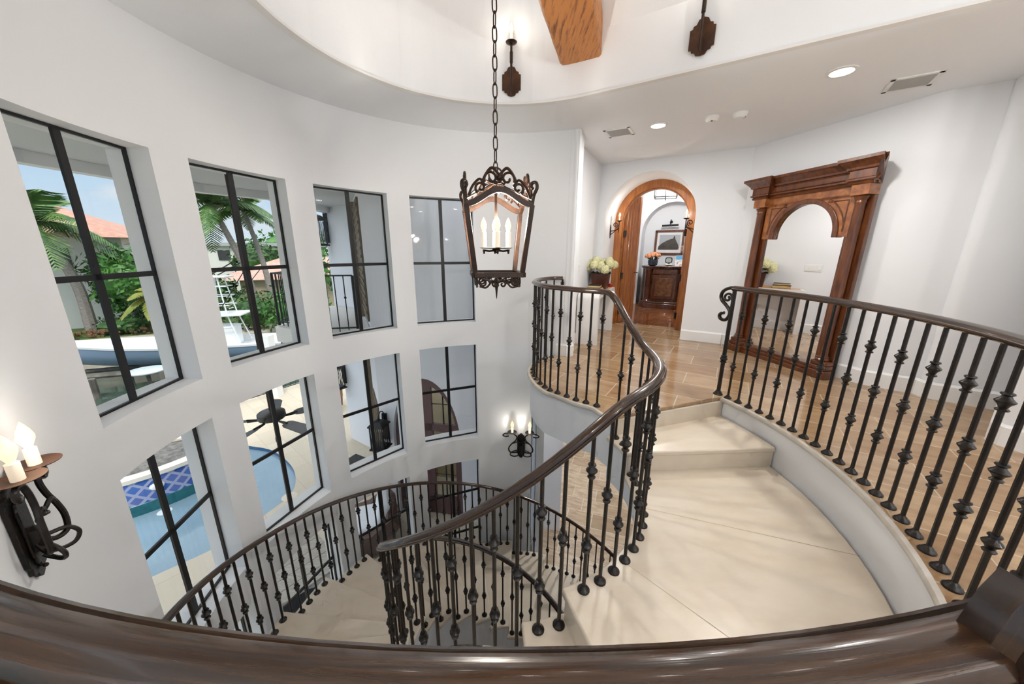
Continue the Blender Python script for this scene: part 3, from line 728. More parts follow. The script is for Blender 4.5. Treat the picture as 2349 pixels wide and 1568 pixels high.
# stepped sill with a broken-out foot at each end
m = MB()
for (z0, z1, o) in ((0, .055, .115), (.055, .095, .095), (.095, .125, .085)): mbox(m, .04, MW - .04, z0, z1, -.02, o)
m.build('sill', MAHOG, mr, smooth=False, bevel=.008)
for s in (.115, MW - .115):
    m = MB()
    for (z0, z1, o, w) in ((0, .10, .155, .115), (.10, .15, .14, .10), (.15, .20, .125, .09)): mbox(m, s - w, s + w, z0, z1, -.02, o)
    m.build('foot', MAHOG, mr, smooth=False, bevel=.012)
    mbox(m := MB(), s - .085, s + .085, .20, 1.99, -.02, .03); m.build('pilaster', MAHOG, mr, smooth=False, bevel=.006)
    ax = (MM(s, 1, 0) - MM(s, 0, 0)).normalized()
    Mrot = V(0, 0, 1).rotation_difference(ax).to_matrix()
    MB().lathe([(.062, .0), (.066, .02), (.055, .035), (.06, .05), (.047, .06), (.046, .3), (.049, .9), (.043, 1.70), (.046, 1.71), (.05, 1.72), (.045, 1.74), (.058, 1.765), (.065, 1.78)], MM(s, .2, .075), 20, Mrot, True).build('column', MAHOG, mr)
# mirror plate
g = MB(); g.add([MM(.19, .12, .018), MM(MW - .19, .12, .018), MM(MW - .19, 2.0, .018), MM(.19, 2.0, .018)], [(0, 1, 2, 3)]); g.build('mirror_glass', MIRROR, mr, smooth=False)
# moulding beside the glass
for s in (.20, MW - .20): mbox(m := MB(), s - .022, s + .022, .12, 1.66, .0, .04); m.build('moulding', MAHOG, mr, smooth=False, bevel=.008)
# arched spandrel
ac, ah, az = MW / 2, .355, 1.62
arcp = [(ac - ah * math.cos(pi * i / 28), az + ah * math.sin(pi * i / 28)) for i in range(29)]
poly = [(.17, az - .035), (ac - ah, az - .035)] + arcp + [(ac + ah, az - .035), (MW - .17, az - .035), (MW - .17, 2.02), (.17, 2.02)]
m = MB(); mprism(m, poly, .02, .05); m.build('spandrel', BURL, mr, sharp=25)
m = MB(); ring = [(ac - (ah + .055) * math.cos(pi * i / 28), az + (ah + .055) * math.sin(pi * i / 28)) for i in range(29)]
mprism(m, [(ac - ah, az - .04)] + arcp + [(ac + ah, az - .04), (ac + ah + .055, az - .04)] + ring[::-1] + [(ac - ah - .055, az - .04)], .03, .068); m.build('arch_moulding', MAHOG, mr, sharp=25, bevel=.006)
for sgn in (-1, 1):   # inset triangular field outlines
    a = [(ac + sgn * (ah + .10) * math.cos(t), az + (ah + .10) * math.sin(t)) for t in [R(x) for x in range(8, 62, 6)]]
    tri = [(ac + sgn * .445, az + .02)] + a + [(ac + sgn * .24, 1.965), (ac + sgn * .445, 1.965)]
    m = MB(); m.tube([MM(s, z, .052) for s, z in tri], .007, 6, closed=True); m.build('spandrel_bead', MAHOG, mr)
# frieze and cornice
m = MB(); mbox(m, .17, MW - .17, 1.99, 2.10, -.02, .05); m.build('frieze', BURL, mr, smooth=False)
for s in (.115, MW - .115): mbox(m := MB(), s - .085, s + .085, 1.99, 2.10, -.02, .13); m.build('frieze_block', BURL, mr, smooth=False, bevel=.006)
def cornice(m, s0, s1, o):
    prof = [(-.02, 2.095), (.02, 2.095), (.03, 2.11), (.02, 2.125), (.045, 2.135), (.045, 2.15), (.03, 2.16), (.03, 2.23), (.05, 2.24), (.055, 2.26), (.10, 2.31), (.115, 2.32), (.115, 2.35), (-.02, 2.35)]
    for a, b in zip(prof[1:-1], prof[2:-1]):
        pass
    k = len(prof); vs = []
    for s, sg in ((s0, -1), (s1, 1)):
        for d, z in prof: vs.append(MM(s + sg * max(0, d), z, d + (o if d > 0 else 0)))
    fs = [tuple(range(k)), tuple(range(k, 2 * k))[::-1]] + [(i, (i + 1) % k, k + (i + 1) % k, k + i) for i in range(k)]
    return m.add(vs, fs)
m = MB(); cornice(m, .03, MW - .03, .05); m.build('cornice', MAHOG, mr, sharp=25)
for s in (.115, MW - .115): cornice(m := MB(), s - .088, s + .088, .115); m.build('cornice_block', MAHOG, mr, sharp=25)
m = MB(); poly = [(.24, 2.165), (MW - .24, 2.165)] + [(MW - .24 + .03 * math.cos(t), 2.195 + .03 * math.sin(t)) for t in [R(x) for x in (-60, 0, 60)]] + [(MW - .24, 2.225), (.24, 2.225)] + [(.24 - .03 * math.cos(t), 2.195 + .03 * math.sin(t)) for t in [R(x) for x in (60, 0, -60)]]
m.tube([MM(s, z, .083) for s, z in poly], .006, 6, closed=True); m.build('cornice_bead', MAHOG, mr)

# ------------------------------------------------------------------ console table and what stands on it
TD = LWD.copy(); TNn = V(TD.y, -TD.x, 0)
T0 = LW(.64, -.024)                       # near end, wall side
TLn, TWd, TZ = 1.28, .33, .80
tb = thing('console_table', 'white waterfall console table against the landing wall', 'table', T0 + TD * TLn / 2 + TNn * TWd / 2)
def TT(s, d, z): return T0 + TD * s + TNn * d + V(0, 0, z)
WHT = mat('white_lacquer', (.80, .79, .77), .3)
rr_, th_ = .09, .075
def wf(o, r):
    p = [(o, 0)] + [(o + r - r * math.cos(t), TZ - o - r + r * math.sin(t)) for t in [R(x) for x in range(0, 91, 10)]]
    return p + [(TLn - s, z) for s, z in p[::-1]]
outl = wf(0, rr_); inl = wf(th_, rr_ * .6)
m = MB(); m.prism(outl + inl[::-1], lambda s, z: TT(s, 0, z), lambda s, z: TT(s, TWd, z)); m.build('body', WHT, tb, sharp=40)
MB().prism([(.1, TZ - .006), (TLn - .1, TZ - .006), (TLn - .1, TZ + .006), (.1, TZ + .006)], lambda s, z: TT(s, .012, z), lambda s, z: TT(s, TWd - .012, z)).build('top_inlay', mat('blond_wood_top', (.62, .38, .20), .35, c2=(.5, .28, .13), nscale=6, stretch=(1, 6, 1)), tb, smooth=False)
fb = thing('flower_box', 'square dark wooden box of pale yellow hydrangeas on the console table', 'planter', TT(.78, .165, TZ + .006))
c = TT(.78, .165, TZ + .006); Z3 = Matrix.Rotation(math.atan2(TD.y, TD.x), 3, 'Z')
m = MB(); pr = [(-.115, 0), (.115, 0), (.135, .27), (-.135, .27)]
vs = [c + Z3 @ V(x * a, y * a, z) for z, a in ((0, .115), (.26, .135), (.26, .118), (.05, .10)) for x, y in ((-1, -1), (1, -1), (1, 1), (-1, 1))]
fs = [(3, 2, 1, 0)] + [(4 * r + i, 4 * r + (i + 1) % 4, 4 * r + 4 + (i + 1) % 4, 4 * r + 4 + i) for r in range(3) for i in range(4)] + [(12, 13, 14, 15)]
m.add(vs, fs); m.build('box', mat('cherry_box', (.10, .022, .008), .35, c2=(.05, .012, .005), nscale=8, stretch=(6, 6, .6)), fb, smooth=False, bevel=.004)
HYD = mat('hydrangea_petals', (.50, .48, .18), .6, c2=(.80, .77, .50), nscale=70, lo=.35, hi=.55)  # darker green-yellow noise puts shading into the bloom colour
for i in range(15):
    a = i * 2.4; rr = .045 + .19 * math.sqrt((i + .5) / 15)
    cc = c + Z3 @ V(rr * math.cos(a) * 1.15, rr * math.sin(a), .35 + .13 * (1 - (rr / .24) ** 2) - (.05 if i % 4 == 0 else 0))
    m = MB(); m.ball(cc, .055, 9, 6); petals(m, cc, .070, 120, .019); m.build('bloom', HYD, fb, smooth=False)
m = MB()
for i in range(12):
    a = i * .6; m.tube([c + V(0, 0, .22), c + V(.16 * math.cos(a), .16 * math.sin(a), .27)], [.004, .02], 5, flat=.3)
m.build('leaves', LEAF, fb)
sb = thing('book_stack', 'two dark patterned books stacked flat on the near end of the table', 'books', TT(.33, .18, TZ + .006))
# each book is a thing of its own
COL.objects.unlink(sb); bpy.data.objects.remove(sb)
def flat_book(s, d, z, w, l, h, label, cover, rz=0.):
    b = thing('book', label, 'book', TT(s, d, z), 0, 'books on the console table')
    ang = math.atan2(TD.y, TD.x) + rz
    MB().box(TT(s, d, z + h / 2), (l, w, h * .8), ang).build('pages', mat('page_edges', (.6, .45, .22), .7), b, smooth=False)
    m = MB(); m.box(TT(s, d, z + h * .95), (l * 1.04, w * 1.05, h * .12), ang); m.box(TT(s, d, z + h * .06), (l * 1.04, w * 1.05, h * .12), ang); m.build('cover', cover, b, smooth=False)
flat_book(.38, .17, TZ + .006, .20, .27, .055, 'thick dark spotted book lying on the console table, lower of two', mat('spotted_cover', (.03, .018, .01), .4, c2=(.45, .28, .08), nscale=70, lo=.52, hi=.6))
flat_book(.38, .17, TZ + .063, .18, .24, .035, 'slim black book lying on top of the spotted book', mat('black_cover', (.015, .013, .012), .4), .1)
ty = thing('tray', 'flat tan tray with a dark handle on the console table', 'tray', TT(.62, .15, TZ + .006))
MB().box(TT(.62, .17, TZ + .016), (.20, .16, .02), math.atan2(TD.y, TD.x)).build('base', mat('tan_leather', (.50, .27, .10), .5), ty, smooth=False, bevel=.004)
m = MB(); m.tube([TT(.68, .23, TZ + .026), TT(.68, .25, TZ + .045), TT(.76, .25, TZ + .045), TT(.76, .23, TZ + .026)], .008, 6); m.build('handle', BLACKM, ty)
m = MB(); m.lathe([(.035, 0), (.04, .02), (.036, .055), (.028, .06)], TT(1.14, .27, TZ + .006), 14); tag(origin_to(m.build('candle_jar', mat('red_glass', (.45, .02, .012), .15, coat=.4)), TT(1.14, .27, TZ + .006)), 'little red glass jar beside the hydrangea box', 'jar')
# switch plate and outlet on the landing wall (seen in the mirror)
sw = thing('light_switch', 'white four gang switch plate on the landing wall', 'switch', LW(.62, -.006, 1.18))
MB().prism([(.50, 1.12), (.74, 1.12), (.74, 1.24), (.50, 1.24)], lambda s, z: LW(s, -.008, z), lambda s, z: LW(s, .002, z)).build('plate', WHITEP, sw, smooth=False, bevel=.003)
for i in range(4): MB().prism([(.517 + .056 * i, 1.145), (.555 + .056 * i, 1.145), (.555 + .056 * i, 1.215), (.517 + .056 * i, 1.215)], lambda s, z: LW(s, -.013, z), lambda s, z: LW(s, -.006, z)).build('rocker', WHITEP, sw, smooth=False, bevel=.002)
ol = thing('wall_outlet', 'small outlet plate low on the landing wall under the console table', 'outlet', LW(1.35, -.006, .40))
MB().prism([(1.31, .34), (1.39, .34), (1.39, .46), (1.31, .46)], lambda s, z: LW(s, -.008, z), lambda s, z: LW(s, .002, z)).build('plate', mat('beige_plastic', (.6, .52, .42), .4), ol, smooth=False, bevel=.003)

# ------------------------------------------------------------------ ceiling fittings
def downlight(x, y, r, label, power, CZ=CZ, group='recessed downlights'):
    t = thing('downlight', label, 'downlight', (x, y, CZ), 0, group)
    MB().lathe([(r, CZ), (r + .028, CZ), (r + .028, CZ - .006), (r + .004, CZ - .010), (r, CZ - .002)], (x, y, 0), 28, None, False).build('trim_ring', WHITEP, t)
    MB().lathe([(.001, CZ - .003), (r, CZ - .003)], (x, y, 0), 28, None, False).build('lens', LED, t)
    lamp('spot_light', (x, y, CZ - .02), power, kind='AREA', size=r * 2, color=(1, .975, .94), parent=t)
DL = 16
downlight(1.679, 4.513, .075, 'round lit downlight nearer the arched door, beside a vent', DL)
downlight(2.651, 3.262, .075, 'round lit downlight nearest the mirror cornice, right of the smoke detectors', DL)
def vent(c, ux, uy, w, l, label):
    t = thing('air_vent', label, 'vent', (c.x, c.y, CZ), 0, 'ceiling air vents')
    def q(a, b, z): return V(c.x, c.y, CZ + z) + ux * a + uy * b
    m = MB()
    for a0, a1, b0, b1 in ((-l, l, -w, -w + .03), (-l, l, w - .03, w), (-l, -l + .03, -w, w), (l - .03, l, -w, w)):
        m.prism([(a0, b0), (a1, b0), (a1, b1), (a0, b1)], lambda a, b: q(a, b, .002), lambda a, b: q(a, b, -.008))
    m.build('frame', WHITEP, t, smooth=False)
    n = 7
    for i in range(n):
        b = -w + .045 + (2 * w - .09) * i / (n - 1)
        m = MB(); m.prism([(b - .012, -.001), (b + .004, -.010), (b + .006, -.008), (b - .010, .001)], lambda b_, z: q(-l + .03, b_, z), lambda b_, z: q(l - .03, b_, z)); m.build('slat', GREYM, t, smooth=False)
    m = MB(); m.prism([(-l + .02, -w + .02), (l - .02, -w + .02), (l - .02, w - .02), (-l + .02, w - .02)], lambda a, b: q(a, b, .0015), lambda a, b: q(a, b, -.0005)); m.build('backing', mat('vent_shadow', (.16, .16, .16), .7), t, smooth=False)
vent(V(1.30, 4.76, 0), V(.87, -.49, 0).normalized(), V(.49, .87, 0).normalized(), .155, .155, 'louvred air vent in the ceiling above the arched door corner')
vent(V(3.41, 3.44, 0), V(.83, -.56, 0).normalized(), V(.56, .83, 0).normalized(), .155, .155, 'louvred air vent in the ceiling above the mirror')
def detector(x, y, label, hole):
    t = thing('smoke_detector', label, 'smoke detector', (x, y, CZ), 0, 'ceiling smoke detectors')
    MB().lathe([(.001, CZ - .048), (.045, CZ - .047), (.06, CZ - .036), (.066, CZ - .02), (.07, CZ - .012), (.07, CZ)], (x, y, 0), 24, None, False).build('body', WHITEP, t)
    if hole:
        MB().lathe([(.001, CZ - .052), (.011, CZ - .051), (.012, CZ - .044)], (x - .015, y - .03, 0), 12, None, False).build('sensor', DARK, t)
    else:
        for i in range(3):
            a = R(-40 + 25 * i); MB().box((x + .05 * math.cos(a), y + .05 * math.sin(a), CZ - .042), (.012, .025, .008), a).build('slot', GREYM, t, smooth=False)
detector(2.155, 4.25, 'white smoke detector with a dark round sensor, left of the pair', True)
detector(2.39, 4.14, 'white slotted smoke detector, right of the pair', False)
# timber beam across the tray
d_ = V(-.30, -.954, 0).normalized(); sd = V(-d_.y, d_.x, 0)
b0 = V(.625, 3.80, 3.12) - d_ * .12
def bm_(t, x, z): return b0 + d_ * t + sd * x + V(0, 0, z)
m = MB(); n = 22; prof = [(-.195, .02), (-.18, .0), (.16, 0), (.19, .03), (.205, .18), (.18, .34), (-.18, .34), (-.195, .3)]
for i in range(n + 1):
    t = 3.1 * i / n; j = lambda: random.uniform(-.004, .004)
    m.v += [bm_(t, -x + j(), z + j()) for x, z in prof]
k = len(prof)
m.f = [(i * k + a, i * k + (a + 1) % k, (i + 1) * k + (a + 1) % k, (i + 1) * k + a) for i in range(n) for a in range(k)] + [tuple(range(k))[::-1], tuple(n * k + a for a in range(k))]
o = m.build('ceiling_beam', BEAM, sharp=40, bevel=.006); origin_to(o, b0)
o.rotation_euler = (0, 0, 0)
tag(o, 'rustic amber timber beam with dark cracks crossing the ceiling tray', 'beam')
# ------------------------------------------------------------------ sconces
def flame_bulb(parent, c, s=1., glow=0.):
    c = Vector(c)
    b = MB().lathe([(.007 * s, 0), (.010 * s, .008 * s), (.0165 * s, .024 * s), (.0175 * s, .034 * s), (.013 * s, .052 * s), (.006 * s, .068 * s), (.001, .078 * s)], c, 12).build('bulb', BULB, parent)
    return b
# big two-armed sconce: backplate in the x-z plane, arms towards +y, built round the origin
def sconce_pair(label, loc, rz, power, wx=1., pan=None):
    t = thing('wall_sconce', label, 'wall lamp', (0, 0, 0), 0, 'two-candle iron wall sconces')
    out = [(-.05, -.145), (-.05, -.185 + .01), (-.03, -.18), (-.022, -.20), (0, -.215), (.022, -.20), (.03, -.18), (.05, -.175), (.05, -.145), (.06, -.13), (.06, .135), (.05, .15), (.05, .175), (.03, .18), (.022, .20), (0, .21), (-.022, .20), (-.03, .18), (-.05, .175), (-.05, .15), (-.06, .135), (-.06, -.13)]
    m = MB(); m.prism(out, lambda x, z: (x, 0, z), lambda x, z: (x, .016, z)); m.build('backplate', IRON, t, smooth=False, bevel=.004)
    m = MB(); m.prism([(x * .55, z * .8) for x, z in out], lambda x, z: (x, .014, z), lambda x, z: (x, .026, z)); m.box((0, .03, -.04), (.05, .05, .10)); m.build('boss', IRON, t, smooth=False, bevel=.005)
    for z in (-.17, .15): MB().ball((0, .028, z), .009, 8, 5).build('rivet', BRONZE, t)
    for sx in (-1, 1):
        def q(x, y, z): return V(sx * (x if x < .03 else .03 + (x - .03) * wx), y, z)
        s = catmull([q(.01, .03, -.05), q(.04, .06, -.085), q(.07, .085, -.075), q(.078, .09, -.01), q(.066, .085, .06), q(.046, .078, .12), q(.04, .072, .18), q(.058, .07, .228), q(.092, .07, .232), q(.106, .07, .20), q(.092, .07, .178), q(.078, .07, .19)], 5)
        m = MB(); m.tube(s, [.0105] * (len(s) - 8) + [.009] * 8, 8)
        lo = catmull([q(.03, .05, -.05), q(.06, .09, -.06), q(.07, .115, -.10), q(.05, .10, -.135), q(.02, .06, -.13), q(.015, .04, -.11)], 5); m.tube(lo, .0085, 7)
        hi = catmull([q(.06, .085, .075), q(.04, .085, .10), q(.012, .08, .085), q(.015, .06, .05), q(.035, .07, .045)], 5); m.tube(hi, .0085, 7)
        m.build('arm', IRON, t)
        c = q(.062, .072, .250)
        MB().lathe([(.004, -.004), (.045, 0), (.070, .007), (.071, .010), (.045, .005), (.004, .003)], c, 24).build('drip_pan', pan or RUST, t)
        MB().lathe([(.019, .002), (.019, .075), (.012, .079)], c, 14).build('candle', CANDLE, t)
        flame_bulb(t, c + V(0, 0, .078), 1.45)
        lamp('bulb_light', c + V(0, .012, .13), power, .02, (1, .93, .82), t)
    t.location = loc; t.rotation_euler = (0, 0, rz); return t
def wall_rz(a): return R(a + 90)       # +y of the sconce looks at the well centre
def onwall(a, z, r=RW): return pol(a, r - .002, z)
sconce_pair('two-candle iron wall sconce at the left edge of the photo, above the foreground rail', onwall(214.9, .325), wall_rz(214.9), 4)
sconce_pair('two-candle iron wall sconce low on the curved wall beside the lower windows', onwall(85.3, -1.485), wall_rz(85.3), 8, 3.2, IRON)
# single-candle sconces
def sconce_single(label, loc, rz, power, group, scroll=False, s=1.):
    t = thing('wall_sconce', label, 'wall lamp', (0, 0, 0), 0, group)
    if not scroll:
        h = [(0, -.15), (.022, -.142), (.032, -.115), (.045, -.112), (.048, -.092), (.06, -.09), (.06, .06), (.048, .063), (.045, .085), (.032, .09), (.022, .125), (0, .14)]
        h = [(x * 1.35, z * .8) for x, z in h]; out = h + [(-x, z) for x, z in h[-2:0:-1]]
        m = MB(); m.prism(out, lambda x, z: (x, 0, z), lambda x, z: (x, .014, z)); m.build('backplate', RUST, t, smooth=False, bevel=.003)
        m = MB(); a = catmull([V(0, .02, -.06), V(0, .04, -.105), V(0, .07, -.10), V(0, .082, -.05), V(0, .085, .1), V(0, .085, .24)], 6); m.tube(a, .0095, 8); m.tube([V(0, .085, .10), V(0, .085, .18)], .0135, 8); m.tube(spiral(V(0, .045, 0), .03, .008, R(180), R(-200), 16, V(0, 1, 0), V(0, 0, 1)), .006, 6); m.build('arm', BRONZE, t)
        for z in (-.045, .03): MB().ball((.0, .018, z), .008, 8, 5).build('rivet', BRONZE, t)
        c = V(0, .085, .24)
    else:
        m = MB(); m.lathe([(.002, -.19), (.02, -.17), (.035, -.1), (.04, -.05), (.035, 0), (.02, .045), (.002, .06)], (0, .0, 0), 12, Matrix.Diagonal((1, .35, 1))); m.build('backplate', BRONZE, t)
        m = MB(); m.tube(catmull([V(0, .01, -.06), V(0, .07, -.05), V(0, .13, -.02), V(0, .15, .05), V(0, .15, .11)], 5), .009, 8); m.tube(catmull([V(0, .01, -.12), V(0, .05, -.09), V(0, .10, -.045), V(0, .15, -.03)], 5), .007, 7)
        m.tube(spiral(V(0, .085, .045), .05, .012, R(-80), R(420), 30, V(0, 1, 0), V(0, 0, 1)), .008, 7); m.tube([V(0, .15, -.09), V(0, .15, .10)], .009, 7); m.build('arm', BRONZE, t)
        c = V(0, .15, .11)
    MB().lathe([(.004, -.012), (.02, -.008), (.045, .004), (.048, .009), (.02, .002), (.004, .002)], c, 20).build('drip_pan', BRONZE, t)
    MB().lathe([(.0125, .002), (.0125, .06), (.008, .063)], c, 12).build('candle', CANDLE, t)
    flame_bulb(t, c + V(0, 0, .062), 1.1)
    lamp('bulb_light', c + V(0, .015, .11), power, .02, (1, .93, .82), t)
    t.location = loc; t.rotation_euler = (0, 0, rz); t.scale = (s, s, s); return t
sconce_single('single-candle iron sconce on the tray wall behind the lantern chain', pol(0, 0) * 0 + V(TC.x + (TR - .003) * math.cos(R(88.6)), TC.y + (TR - .003) * math.sin(R(88.6)), 3.03), R(178.6), 2, 'tray wall sconces', s=1.12)
pw = TC + AY * (TR - .003) + AX * (1.68)
# straight side of the tray: the second sconce sits right of the beam
PW0 = V(.72, 3.73, 0) + V(.848, -.53, 0) * .905
PW0 = PW0 + AY * ((TC + AY * (TR - .003) - PW0).dot(AY))
sconce_single('single-candle iron sconce on the tray wall right of the timber beam', V(PW0.x, PW0.y, 3.055), math.atan2(-AY.y, -AY.x) - pi / 2, 2, 'tray wall sconces', s=1.12)
for s, sg, lab in ((AC - AH + .002, 1, 'small scrolled candle sconce on the left side of the arched door recess'), (AC + AH - .002, -1, 'small scrolled candle sconce on the right side of the arched door recess')):
    p = DW(s, .42, 1.84); n_ = WD * sg
    sconce_single(lab, p, math.atan2(n_.y, n_.x) - pi / 2, 5, 'door recess sconces', True)

# ------------------------------------------------------------------ hanging lantern over the well
LC = V(-.112, 2.50, 0); LR = R(9)
lt = thing('pendant_lantern', 'large open iron lantern with four candles hanging on a chain over the stair well', 'lantern', (0, 0, 0))
zt, zb = 1.70, 1.265
at_, ab_ = .205, .155
def cor(i, a, z): q = [(-1, -1), (1, -1), (1, 1), (-1, 1)][i]; return V(q[0] * a, q[1] * a, z)
for i in range(4):
    m = MB(); d = .016
    p, q = cor(i, ab_, zb), cor(i, at_, zt)
    m.sweep([p, q], [(-d, -d), (d, -d), (d, d), (-d, d)], up=V(0, 1, 0)); m.build('post', BRONZE, lt, smooth=False, bevel=.003)
    p, q = cor(i, ab_ + .008, zb), cor((i + 1) % 4, ab_ + .008, zb)
    m = MB(); m.sweep([p, q], [(-.018, -.016), (.018, -.016), (.018, .016), (-.018, .016)]); m.build('bottom_rail', BRONZE, lt, smooth=False, bevel=.003)
    # arched top rail
    p, q = cor(i, at_, zt), cor((i + 1) % 4, at_, zt); ex = (q - p).normalized(); L_ = (q - p).length; out = V(ex.y, -ex.x, 0)
    def f(t): return p + (q - p) * t + V(0, 0, .085 * (.5 - .5 * math.cos(2 * pi * t)))
    m = MB(); m.sweep([f(k / 16) for k in range(17)], [(-.012, -.017), (.012, -.017), (.012, .017), (-.012, .017)]); m.build('top_rail', BRONZE, lt, smooth=False)
    # scrollwork crest above the arch and apron below
    up = V(0, 0, 1); m = MB(); mid = (p + q) / 2
    for sg in (-1, 1):
        e = ex * sg
        m.tube(spiral(mid + e * .115 + up * .092, .036, .008, R(-60), R(330), 20, e, up), .0085, 6)
        m.tube(catmull([mid + e * .19 + up * .045, mid + e * .165 + up * .10, mid + e * .12 + up * .14, mid + e * .085 + up * .10], 5), .0085, 6)
        m.tube(spiral(mid + e * .05 + up * .145, .045, .010, R(-30), R(380), 24, e, up), .0085, 6)
        m.tube(catmull([mid + e * .11 + up * .11, mid + e * .085 + up * .165, mid + e * .045 + up * .205, mid + up * .165], 5), .0095, 6)
        m.tube(spiral(mid + e * .022 + up * .125, .02, .006, R(200), R(-160), 12, e, up), .007, 6)
    m.ball(mid + up * .155, .017); m.build('crest_scroll', BRONZE, lt)
    # curled ear on the corner
    dg = V(p.x, p.y, 0).normalized(); m = MB()
    m.tube(catmull([p + up * -.02, p + dg * .012 + up * .05, p + dg * .035 + up * .095, p + dg * .028 + up * .125, p + dg * .002 + up * .128, p - dg * .008 + up * .108, p + dg * .004 + up * .092], 5), .0105, 7); m.build('corner_ear', BRONZE, lt)
    p, q = cor(i, ab_ - .01, zb - .02), cor((i + 1) % 4, ab_ - .01, zb - .02); mid = (p + q) / 2; m = MB()
    for sg in (-1, 1):
        e = ex * sg
        m.tube(spiral(mid + e * .105 + up * -.028, .034, .008, R(100), R(-330), 22, e, up), .007, 6)
        m.tube(catmull([mid + e * .13 + up * -.055, mid + e * .085 + up * -.062, mid + e * .05 + up * -.025, mid + e * .03 + up * -.02], 5), .007, 6)
        m.tube(spiral(mid + e * .026 + up * -.042, .022, .006, R(110), R(-260), 14, e, up), .007, 6)
    m.build('apron_scroll', BRONZE, lt)
m = MB(); m.lathe([(.001, 1.085), (.004, 1.10), (.009, 1.15), (.012, 1.17), (.02, 1.18), (.016, 1.195), (.026, 1.205), (.018, 1.22), (.01, 1.235)], n=12)
for i in range(4): m.tube([V(0, 0, 1.20), cor(i, ab_, 1.255)], .006, 6)
m.build('finial', BRONZE, lt)
m = MB(); m.tube([V(0, 0, 1.44), V(0, 0, 1.90)], .0085, 8)
for i in range(4): m.tube([cor(i, at_, zt + .03), V(0, 0, 1.86)], .006, 6)
m.tube([V(.045 * math.cos(t), 0, 1.905 + .045 * math.sin(t)) for t in [2 * pi * k / 20 for k in range(20)]], .0065, 7, closed=True); m.build('stem', BRONZE, lt)
m = MB(); m.lathe([(.004, 1.405), (.012, 1.41), (.022, 1.42), (.03, 1.43), (.012, 1.445), (.008, 1.46)], n=12)
CS = [(.085, 0), (0, .085), (-.085, 0), (0, -.085)]
for x, y in CS: m.tube([V(0, 0, 1.425), V(x * .6, y * .6, 1.418), V(x, y, 1.425)], .007, 6); m.tube([V(x, y, 1.40), V(x, y, 1.43)], [.006, .011], 6)
m.lathe([(.02, 1.434), (.10, 1.436), (.118, 1.441), (.10, 1.444), (.02, 1.444)], n=24); m.build('candle_arm', BRONZE, lt)
for x, y in CS:
    MB().lathe([(.017, 1.444), (.017, 1.545), (.011, 1.549)], (x, y, 0), 12).build('candle', CANDLE, lt)
    b = flame_bulb(lt, (x, y, 1.549), 1.15)
lamp('bulb_light', (0, 0, 1.62), 42, .045, (1, .93, .82), lt)
# chain
z = 1.945; ch = bpy.data.objects.new('chain', None); i = 0
m0 = MB(); lk = [V(.0145 * math.cos(t), 0, .032 * math.sin(t) + (.010 if math.sin(t) > 0 else -.010)) for t in [2 * pi * k / 16 for k in range(16)]]
m0.tube(lk, .0042, 6, closed=True)
first = None
while z < 4.25:
    if first is None:
        first = m0.build('chain_link', BRONZE, lt); o = first
    else:
        o = first.copy(); COL.objects.link(o)
    o.location = (0, 0, z); o.rotation_euler = (0, 0, (i % 2) * pi / 2 + .35); z += .074; i += 1
bpy.data.objects.remove(ch)
MB().lathe([(.065, 4.33), (.065, 4.315), (.02, 4.29), (.012, 4.25)], n=20).build('canopy', BRONZE, lt)
lt.location = LC; lt.rotation_euler = (0, 0, LR)

for i, (x, y, w) in enumerate(FILL_PENDANTS):  # copies of the lantern added out of view to brighten walls and ceiling
    t2 = dup(lt, (x, y, .25), R(20 + 30 * i), 'added unseen iron lantern behind the camera that brightens the upper hall', 'added fill lanterns')
    for c_ in list(t2.children):
        if c_.type == 'LIGHT' or (c_.name.startswith('chain_link') and c_.location.z > 2.55) or c_.name.startswith('canopy'): bpy.data.objects.remove(c_)
    lamp('bulb_light', (x, y, 1.90), w, .05, (1, .975, .94), t2)

def fill_torchiere(x, y, w, label):  # invented uplight, out of view, added to lift the ceiling brightness
    t = thing('fill_floor_lamp', label, 'lamp', (x, y, 0), 0, 'added uplights behind the camera')
    MB().lathe([(.16, 0), (.16, .015), (.05, .03), (.02, .05)], (x, y, 0), 24).build('base', IRON, t)
    MB().tube([(x, y, .04), (x, y, 1.62)], .014, 10).build('pole', IRON, t)
    MB().lathe([(.02, 1.60), (.10, 1.63), (.18, 1.70), (.20, 1.76), (.19, 1.76), (.17, 1.71), (.09, 1.645), (.01, 1.63)], (x, y, 0), 28).build('lamp_shade', BRONZE, t)
    lamp('bulb_light', (x, y, 1.74), w, .05, (1, .975, .94), t)
for x, y, w in FILL_TORCH: fill_torchiere(x, y, w, 'added unseen uplight behind the camera that brightens the ceiling')
# ------------------------------------------------------------------ outdoors
GD = -4.0
EXT = mat('exterior_stucco', (.89, .89, .94), .9, bump=.05, bscale=20)
EXTW = mat('exterior_white', (.84, .84, .83), .8)
SOFF = mat('soffit_paint', (.62, .63, .63), .9)
ROOFM = mat('terracotta_tiles', (.50, .24, .17), .7, c2=(.62, .36, .27), nscale=3, wave=.8, wscale=2.2)
PALMG = mat('palm_green', (.03, .11, .02), .45, c2=(.14, .26, .06), nscale=2.2)
PALMY = mat('palm_yellow_green', (.16, .22, .04), .45, c2=(.36, .33, .06), nscale=1.5)
TRUNK = mat('palm_trunk', (.34, .31, .28), .9, c2=(.20, .17, .15), nscale=6, stretch=(1, 1, 5))
LEAFA = mat('leaf_green', (.03, .13, .02), .5, c2=(.11, .30, .05), nscale=1.6)
LEAFB = mat('leaf_dark', (.02, .07, .015), .5, c2=(.07, .18, .04), nscale=1.6)
WATER = mat('pool_water', (.20, .31, .39), .06, c2=(.25, .37, .45), nscale=.5, bump=.22, bscale=5)
CANAL = mat('canal_water', (.05, .08, .06), .05, bump=.25, bscale=3)
